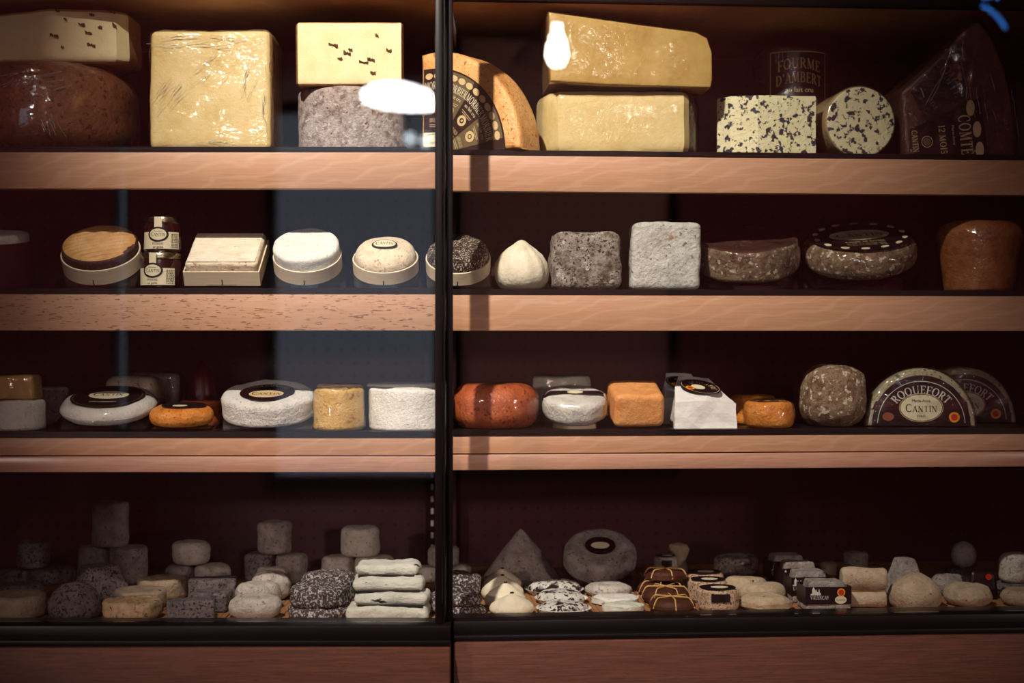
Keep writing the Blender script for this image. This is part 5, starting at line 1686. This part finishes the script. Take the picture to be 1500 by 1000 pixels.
stack(((606, 648, 826, .37), (649, 693, 824, .36), (627, 673, 797, .365)), (R_goatw, R_goatw, R_goat),
      ('white drum goat cheese under a stack, just before the door stile', 'white drum goat cheese under a stack, just past the door stile', 'grey drum goat cheese topping the stack behind the door stile'), 51, .008)
# ash bricks
for i, (a, b, tp, d, dep, rot, lab) in enumerate(((243, 316, 873, .030, .040, .22, 'ash-grey brick goat cheese at the front edge'), (290, 338, 861, .100, .045, -.1, 'ash-grey brick goat cheese just behind the front brick'),
                                        (276, 348, 842, .19, .05, .1, 'dark ash brick goat cheese in the row before the pale squarish goat cheese'))):
    x, y, wd, h = fit(a, b, tp, d, z4)
    h = max(.02, h - dep / 2 * .17)
    solo('ash_brick_cheese', rbox('ash_brick_cheese', wd * .95, dep, h, .004, 10, .0016, 40, 6 + i, .0008, 120), R_ashd, lab, 'cheese', (x, y, z4), (0, 0, rot))
# pale ovals in a row going back
for i, (a, b, tp, d, lab) in enumerate(((335, 413, 868, .045, 'pale wrinkled oval goat cheese at the front of its row'), (345, 412, 849, .12, 'pale oval goat cheese second in its row'), (370, 426, 834, .195, 'pale oval goat cheese third in its row, before the bluish drum stack'), (374, 424, 827, .26, 'pale oval goat cheese last in its row, below the bluish drum'))):
    deck('pale_oval_cheese', lab, a, b, tp, d, R_goatw, amp=.0028, freq=36, seed=60 + i, e=.015, et=.015, sy=.8)
# ash-flecked pairs
_, zt = deck('ash_flecked_cheese', 'ash-flecked round cheese at the front under another', 422, 513, 880, .050, R_ash, seed=71, e=.008, amp=.003, freq=50)
deck('ash_flecked_cheese', 'ash-flecked round cheese stacked on the front one beside the white slabs', 425, 509, 851, .052, R_ash, zb=zt + .0003, seed=72, e=.010, amp=.003, freq=50)
deck('ash_flecked_cheese', 'ash-flecked round cheese behind the stacked front pair', 442, 523, 833, .145, R_ash, seed=73, e=.012, amp=.003, freq=50)
_, zt = deck('ash_flecked_cheese', 'ash-flecked round cheese past the door stile under another', 651, 712, 886, .040, R_ash, seed=74, e=.008, amp=.003, freq=50)
deck('ash_flecked_cheese', 'ash-flecked round cheese stacked on one past the door stile', 648, 706, 867, .045, R_ash, zb=zt + .0003, seed=75, e=.008, amp=.003, freq=50)
deck('ash_flecked_cheese', 'ash-flecked round cheese just before the door stile', 620, 654, 866, .085, R_ash, seed=76, e=.010, amp=.003, freq=50)
deck('ash_flecked_cheese', 'ash-flecked round cheese behind the pair past the door stile', 640, 704, 834, .17, R_ash, seed=77, e=.012, amp=.003, freq=50)
# white slabs
zz = z4
R_slab = rind('white_slab_ash_seam', [W_(196, 198, 184), W_(218, 219, 206), W_(228, 228, 216)], 26, speck=W_(44, 36, 36), spsc=26, spth=.66, spw=.03, bump=.6, bsc=110, rough=.85, stretch=(.6, 1, 1.6))
for i, (a, b, d, th, lab) in enumerate(((509, 628, .040, .019, 'bottom white goat slab of the stack'), (522, 630, .055, .017, 'second white goat slab from the bottom with black ash gaps'), (518, 622, .075, .018, 'third white goat slab from the bottom with black ash gaps'), (524, 616, .10, .017, 'topmost white goat slab with black ash on it'))):
    x, y, wd, _ = fit(a, b, 800, d, z4)
    o_ = solo('white_goat_slab', rbox('white_goat_slab', wd, .062, th, .008, 16, .0036, 34, 80 + i, .0012, 110), R_slab if i else R_green, lab, 'cheese', (x, y, zz), (0, 0, (.02, -.05, .04, -.03)[i]))
    if i:
        pts = [(-wd * .44 + wd * .88 * k / 12, -.0345 - .0030 * random.Random(i * 31 + k).random()) for k in range(13)]
        link('ash_seam', plate('ash_seam', pts + [(wd * .40, .02), (-wd * .40, .02)], on_top(-.0018), .0030, 2), M_ink, o_)
    zz += th + .0004
deck('white_goat_disc', 'flat white goat disc behind the white slab stack', 578, 622, 846, .22, R_goatw, seed=85, e=.008)
# drop shaped
for i, (a, b, tp, d, lab) in enumerate(((717, 783, 868, .040, 'ivory drop-shaped cheese at the front of its row'), (709, 772, 853, .105, 'ivory drop-shaped cheese second in its row'), (704, 768, 842, .165, 'ivory drop-shaped cheese third in its row'), (706, 766, 832, .225, 'ivory drop-shaped cheese last in its row before the tall cone'))):
    x, y, wd, h = fit(a, b, tp, d, z4)
    k = wd / 2
    me = lathe('body', [(.001, 0), (k * .8, 0), (k * .97, h * .10), (k, h * .25), (k * .93, h * .42), (k * .74, h * .60), (k * .46, h * .78), (k * .20, h * .92), (k * .06, h * .985), (.001, h)], 40, .0012, 36, 90 + i)
    t = thing('drop_cheese', lab, 'cheese', (x, y, z4), (0, 0, i * .7))
    link('body', me, R_ivory, t)
    link('peppercorn', puck('peppercorn', .003, .003, 12, e=.0014), M_ink, t, (0, 0, h - .0015))
# tall cone
x, y, wd, h = fit(705, 822, 775, .32, z4)
k = wd / 2
solo('tall_cone_cheese', lathe('tall_cone_cheese', [(.001, 0), (k * .95, 0), (k, .006), (k * .92, h * .14), (k * .70, h * .38), (k * .46, h * .62), (k * .24, h * .82), (k * .10, h * .95), (.001, h)], 48, .002, 30, 4, .0008, 100), R_goat, 'tall grey cone goat cheese', 'cheese', (x, y, z4))
# cakes with black topping in paper cups
for i, (a, b, tp, d, lab) in enumerate(((784, 867, 876, .046, 'white cheese cake with black flakes in a pleated paper cup at the front'), (782, 862, 860, .125, 'white cheese cake with black flakes second in its row'), (768, 856, 845, .205, 'white cheese cake with black flakes at the back of its row'))):
    x, y, wd, h = fit(a, b, tp, d, z4)
    k = wd / 2
    h = h - k * .13
    t = thing('flaked_cake_cheese', lab, 'cheese', (x, y, z4))
    link('cake', puck('cake', k * .88, h, 48, .0024, 30, 100 + i, .001, 90, e=.008, et=.014, dome=.002), MATS.get('white_black_flakes') or rind('white_black_flakes', [W_(212, 208, 200), W_(228, 224, 216), W_(234, 231, 224)], 26, speck=W_(38, 22, 22), spsc=70, spth=.56, spw=.03, bump=.7, bsc=120, rough=.8, speck2=W_(40, 22, 22), sp2sc=18, sp2th=.56), t)
    pl = lambda a_, z_: 1 + .03 * math.sin(a_ * 26)
    link('paper_cup', lathe('paper_cup', [(k * .80, .0002), (k * .90, .006), (k * .97, h * .42), (k * .98, h * .42), (k * .905, .006), (k * .81, 0.0)], 104, squish=pl), R_paper, t)
# grey tilted round with an oval label
o = tilt_base(881, .235, .060, math.radians(28), 'clear acrylic rest under the grey round with a dark oval label', z4)
t = thing('labelled_grey_cheese', 'grey mouldy round cheese tilted forward with a dark oval label', 'cheese', o, (math.radians(28), 0, 0))
link('wheel', puck('wheel', .060, .036, 52, .0026, 28, 7, .001, 90, e=.010, et=.014, dome=.001), R_goat, t)
mp = on_top(.0385)
lb = link('label', plate('label', ell(.025, .024, 36), mp, .0006), M_lab, t)
link('oval', plate('oval', ell(.015, .009, 28), mp, .001, 2), M_cream, lb)
# white ovals
for i, (a, b, tp, d, lab) in enumerate(((882, 944, 881, .040, 'lumpy white oval cheese at the front beside the leaf-wrapped cheese'), (866, 937, 867, .105, 'smooth white oval cheese second in its row'), (857, 927, 851, .18, 'white oval cheese at the back of its row below the dark oval label'))):
    deck('white_oval_cheese', lab, a, b, tp, d, (R_green, R_white, R_goatw)[i], amp=.0026, freq=36, seed=110 + i, e=.010, et=.011, sy=.85)
# chestnut-leaf cheeses tied with raffia
def leaf_cheese(px0, px1, pytop, d, label, seed, zb=None):
    zb = z4 if zb is None else zb
    x, y, wd, h = fit(px0, px1, pytop, d, zb)
    R = wd / 2
    h = h - R * .12
    t = thing('leaf_wrapped_cheese', label, 'cheese', (x, y, zb), (0, 0, seed * .4))
    link('leaf_parcel', puck('leaf_parcel', R, h, 44, .0016, 30, seed, .0006, 80, e=.010, et=.012, dome=.002), R_choc, t)
    for k in range(3):
        an = k * PI / 3 + .2
        pts = []
        for i in range(25):
            u = -1 + 2 * i / 24
            r = R * 1.02 * u
            e_ = abs(u)
            zz_ = h + .0032 if e_ < .70 else h + .0032 - (h * .85) * ((e_ - .70) / .30) ** 2.2
            rr = min(abs(r), R * 1.03) * (1 if u > 0 else -1)
            pts.append((rr * math.cos(an), rr * math.sin(an), zz_))
        link('raffia', tube('raffia', pts, .0011), M_raffia, t)
    return zb + h
leaf_cheese(950, 1018, 872, .040, 'chestnut-leaf parcel cheese tied with raffia at the front', 1)
leaf_cheese(940, 1010, 857, .112, 'chestnut-leaf parcel cheese tied with raffia second in its row', 2)
zz = leaf_cheese(934, 1006, 848, .185, 'chestnut-leaf parcel cheese under another at the back of its row', 3)
leaf_cheese(944, 1006, 831, .19, 'chestnut-leaf parcel cheese stacked on another', 4, zz + .0036)
def label_round(px0, px1, pytop, d, label, mat, seed, zb=None):
    zb = z4 if zb is None else zb
    x, y, wd, h = fit(px0, px1, pytop, d, zb)
    R = wd / 2; h = h - R * .13
    t = thing('black_topped_cheese', label, 'cheese', (x, y, zb), (0, 0, 0))
    link('wheel', puck('wheel', R, h, 44, .0016, 36, seed, .0008, 100, e=.008, et=.006), mat, t)
    mp = on_top(h + .0012)
    lb = link('label', plate('label', ell(R * .86, R * .86, 36), mp, .0006), M_lab, t)
    link('oval', plate('oval', ell(R * .42, R * .30, 28, .002, -.002), mp, .001, 2), M_cream, lb)
    st_ = plate('label_tongue', rect(R * .9, .012, 6, 2), on_drum(R + .0016, h - .010), .0005, 3)
    link('label_tongue', st_, M_lab, t)
R_sand = rind('sandy_speckled_rind', [W_(170, 136, 108), W_(204, 176, 148), W_(216, 192, 166)], 34, speck=W_(130, 92, 70), spsc=150, spth=.55, bump=.5, bsc=160, rough=.8)
label_round(1021, 1082, 857, .042, 'sandy round cheese topped with a black label at the front', R_sand, 121)
label_round(1008, 1066, 845, .115, 'sandy round cheese topped with a black label behind its lit twin', R_sand, 122)
label_round(1003, 1060, 834, .20, 'sandy round cheese topped with a black label at the back of its row', R_sand, 123)
x, y, s = spot_at(975, .31)
label_round(958, 992, 812, .30, 'small dark-labelled cheese peeping over the leaf parcels', R_goatw, 124)
x, y, wd, h = fit(978, 1010, 795, .37, z4)
k = wd / 2
solo('bulb_cheese', lathe('bulb_cheese', [(.001, 0), (k * .8, 0), (k * .95, .008), (k * .8, h * .35), (k * .62, h * .5), (k * .85, h * .68), (k, h * .82), (k * .8, h * .95), (.001, h)], 32, .0012, 40, 4), R_tan, 'tan bulb-topped cheese standing at the back behind the leaf parcels', 'cheese', (x, y, z4))
# flecked pale loaves
R_fleck = rind('tan_dark_fleck_rind', [W_(170, 146, 116), W_(196, 174, 144), W_(208, 188, 158)], 30, speck=W_(58, 38, 30), spsc=44, spth=.685, spw=.02, bump=.6, bsc=100, rough=.8)
for i, (a, b, tp, d, lab) in enumerate(((1082, 1161, 866, .045, 'tan flecked loaf cheese at the front'), (1082, 1152, 850, .115, 'tan flecked loaf cheese second in its row'), (1060, 1124, 840, .19, 'dim tan loaf cheese at the back of its row'))):
    deck('flecked_loaf_cheese', lab, a, b, tp, d, R_fleck, amp=.0026, freq=34, seed=130 + i, e=.012, et=.016, sy=.85)
_, zt = deck('dark_back_cheese', 'dark round cheese under another behind the tan flecked loaves', 1040, 1108, 836, .31, R_ashd, seed=141, e=.008)
deck('dark_back_cheese', 'dark mottled round cheese stacked behind the tan flecked loaves', 1046, 1111, 810, .31, R_greyb, zb=zt + .0004, seed=142, e=.008)
# truncated pyramids with black castle labels
def castle(sc):
    B = lambda x0, y0, x1, y1: [Vector((x0, y0)), Vector((x1, y0)), Vector((x1, y1)), Vector((x0, y1))]
    T = lambda x0, x1, y0, y1: [Vector((x0, y0)), Vector((x1, y0)), Vector(((x0 + x1) / 2, y1))]
    P = [B(-.5, 0, -.15, .62), T(-.55, -.1, .62, 1.1), B(-.12, 0, .1, .5), T(-.14, .12, .5, .8), B(.12, 0, .30, .42), B(.34, 0, .46, .55), T(.31, .49, .55, .85), B(.48, 0, .62, .3), B(-.70, 0, -.52, .2)]
    return [[p * sc for p in q] for q in P]
def valencay(px0, px1, pytop, d, label, seed, sh=0.0):
    x, y, wd, h = fit(px0, px1, pytop, d, z4)
    h = h - .02 * .17
    t = thing('pyramid_cheese', label, 'cheese', (x, y, z4), (0, 0, RA))
    dp = .052
    link('pyramid', rbox('pyramid', wd, dp, h, .004, 10, .0014, 40, seed, .0006, 120, top=.70), R_goat, t)
    # the label wraps the waist: front and two sides
    za, zb2 = h * .24, h * .84
    def ring_at(z_):
        s_ = 1 - .30 * z_ / h
        return wd / 2 * s_ + .0018, dp / 2 * s_ + .0018
    V, Fc = [], []
    for z_ in (za, zb2):
        a_, b_ = ring_at(za)
        V += [(-a_, b_, z_), (-a_, -b_, z_), (a_, -b_, z_), (a_, b_, z_)]
    for i in range(4): Fc.append((i, (i + 1) % 4, 4 + (i + 1) % 4, 4 + i))
    lb = link('label', mk('label', V, Fc, False), M_lab, t)
    fr = on_front(-ring_at(za)[1])
    zc = (za + zb2) / 2; H = zb2 - za
    link('emblem', print_mesh('emblem', x2(castle(.0115), -wd * (.27 + sh), zc + H * .02), fr, .0006), M_white, lb)
    link('lettering', print_mesh('lettering', x2(lettering('VALENÇAY', .0052, True, .028), -wd * (.19 + sh * .8), zc - H * .22), fr, .0006), M_white, lb)
    link('seal', plate('seal', ell(.0060, .0060, 24, wd * .27, zc + H * .17), fr, .0006, 2), M_orange, lb)
    link('seal', plate('seal', ell(.0042, .0042, 24, wd * .27, zc + H * .17), fr, .0010, 2), M_red, lb)
    link('maker_oval', plate('maker_oval', ell(.0088, .0058, 24, wd * .26, zc - H * .26), fr, .0006, 2), M_cream, lb)
    link('lettering', print_mesh('lettering', x2(lettering('Cantin', .0030, True, .013), wd * .26, zc - H * .26 - .0014), fr, .0010), M_ink, lb)
for i, (a, b, tp, d, lab) in enumerate(((1172, 1241, 845, .042, 'truncated pyramid goat cheese with a black castle label at the front'), (1152, 1214, 831, .115, 'truncated pyramid goat cheese with a black castle label, second in its row'), (1138, 1198, 818, .185, 'truncated pyramid goat cheese with a black castle label, third in its row'), (1122, 1180, 808, .255, 'truncated pyramid goat cheese with a black castle label, last in its row'))):
    valencay(a, b, tp, d, lab, 150 + i, 0.07 if i else 0.0)
# cylinders
def lying(px0, px1, py0, py1, d, zb, label, mat, seed):
    x, y, wd, h = fit(px0, px1, py0, d, zb)
    me = puck('log_cheese', h / 2, wd, 36, .0018, 36, seed, .0008, 100, e=.005)
    me.transform(Matrix.Translation((-wd / 2, 0, h / 2)) @ Matrix.Rotation(PI / 2, 4, 'Y'))
    for v in me.vertices: v.co.z = max(v.co.z, 0.0002)
    solo('log_cheese', me, mat, label, 'cheese', (x, y, zb), (0, 0, RA - .12))
    return zb + h
zt = lying(1240, 1298, 866, 898, .045, z4, 'brown log cheese lying under a pale one', R_tan, 161)
lying(1232, 1298, 831, 864, .050, zt + .0006, 'pale log cheese lying on the brown log', R_tan, 162)
deck('small_drum_cheese', 'small grey drum cheese behind the pale log', 1236, 1271, 806, .30, R_goat, seed=163, e=.006)
deck('small_drum_cheese', 'tiny tan cheese between the castle labels and the small grey drum', 1203, 1226, 821, .33, R_tan, seed=164, e=.006)
deck('small_drum_cheese', 'tiny dark cheese beside the tiny tan one', 1178, 1202, 829, .36, R_ashd, seed=165, e=.005)
# lump and pyramid
x, y, wd, h = fit(1301, 1380, 838, .045, z4)
k = wd / 2
solo('lump_cheese', lathe('lump_cheese', [(.001, 0), (k * .82, 0), (k * .96, .006), (k, h * .35), (k * .86, h * .62), (k * .55, h * .85), (k * .22, h * .98), (.001, h)], 44, .004, 26, 9, .0014, 90), R_tan, 'large tan lump cheese with a rounded peak', 'cheese', (x, y, z4))
x, y, wd, h = fit(1298, 1352, 817, .15, z4)
solo('dim_pyramid_cheese', rbox('dim_pyramid_cheese', wd, .055, h, .004, 8, .0012, 40, 5, top=.42), R_goat, 'dim grey pyramid cheese behind the tan lump', 'cheese', (x, y, z4), (0, 0, .3))
# dim far right
deck('shaded_lump_cheese', 'shaded brown lump cheese beside the large tan lump', 1384, 1452, 851, .055, R_tan, seed=171, amp=.004, e=.014, et=.018)
deck('shaded_lump_cheese', 'shaded grey lump cheese behind the tan and brown lumps', 1362, 1414, 838, .15, R_goat, seed=172, amp=.003, e=.012, et=.016)
_, zt = deck('shaded_drum_cheese', 'shaded drum cheese under a grey ball cheese', 1386, 1440, 829, .32, R_ashd, seed=173, e=.008)
x, y, wd, h = fit(1393, 1430, 793, .32, zt)
k = wd / 2
solo('ball_cheese', lathe('ball_cheese', [(.001, 0)] + [(k * math.sin(PI * q / 12), h / 2 - h / 2 * math.cos(PI * q / 12)) for q in range(1, 12)] + [(.001, h)], 36, .0012, 40, 3), R_goatw, 'grey ball cheese on a shaded drum', 'cheese', (x, y, zt))
_, zt = deck('shaded_drum_cheese', 'shaded drum cheese under a dim white round at the dark end', 1454, 1512, 852, .18, R_ashd, seed=174, e=.008)
deck('dim_white_round', 'dim whitish round cheese on a shaded drum at the dark end', 1463, 1508, 806, .18, R_goatw, zb=zt + .0004, seed=175, e=.012, et=.016)
deck('dim_front_round', 'dim brown round cheese at the front of the dark end', 1466, 1532, 858, .05, R_tan, seed=176, e=.012)
x, y, wd, h = fit(1410, 1458, 832, .12, z4)
t = thing('labelled_dim_cheese', 'dim dark wrapped cheese with a small ringed red seal', 'cheese', (x, y, z4), (0, 0, RA))
link('wrap', rbox('wrap', wd, .05, h, .008, 8, .002, 30, 4, top=.8), M_lab, t)
fr = on_front(-.0235)
link('seal', plate('seal', ell(.005, .005, 20, .006, h * .78), fr, .0012, 2), M_red, t)
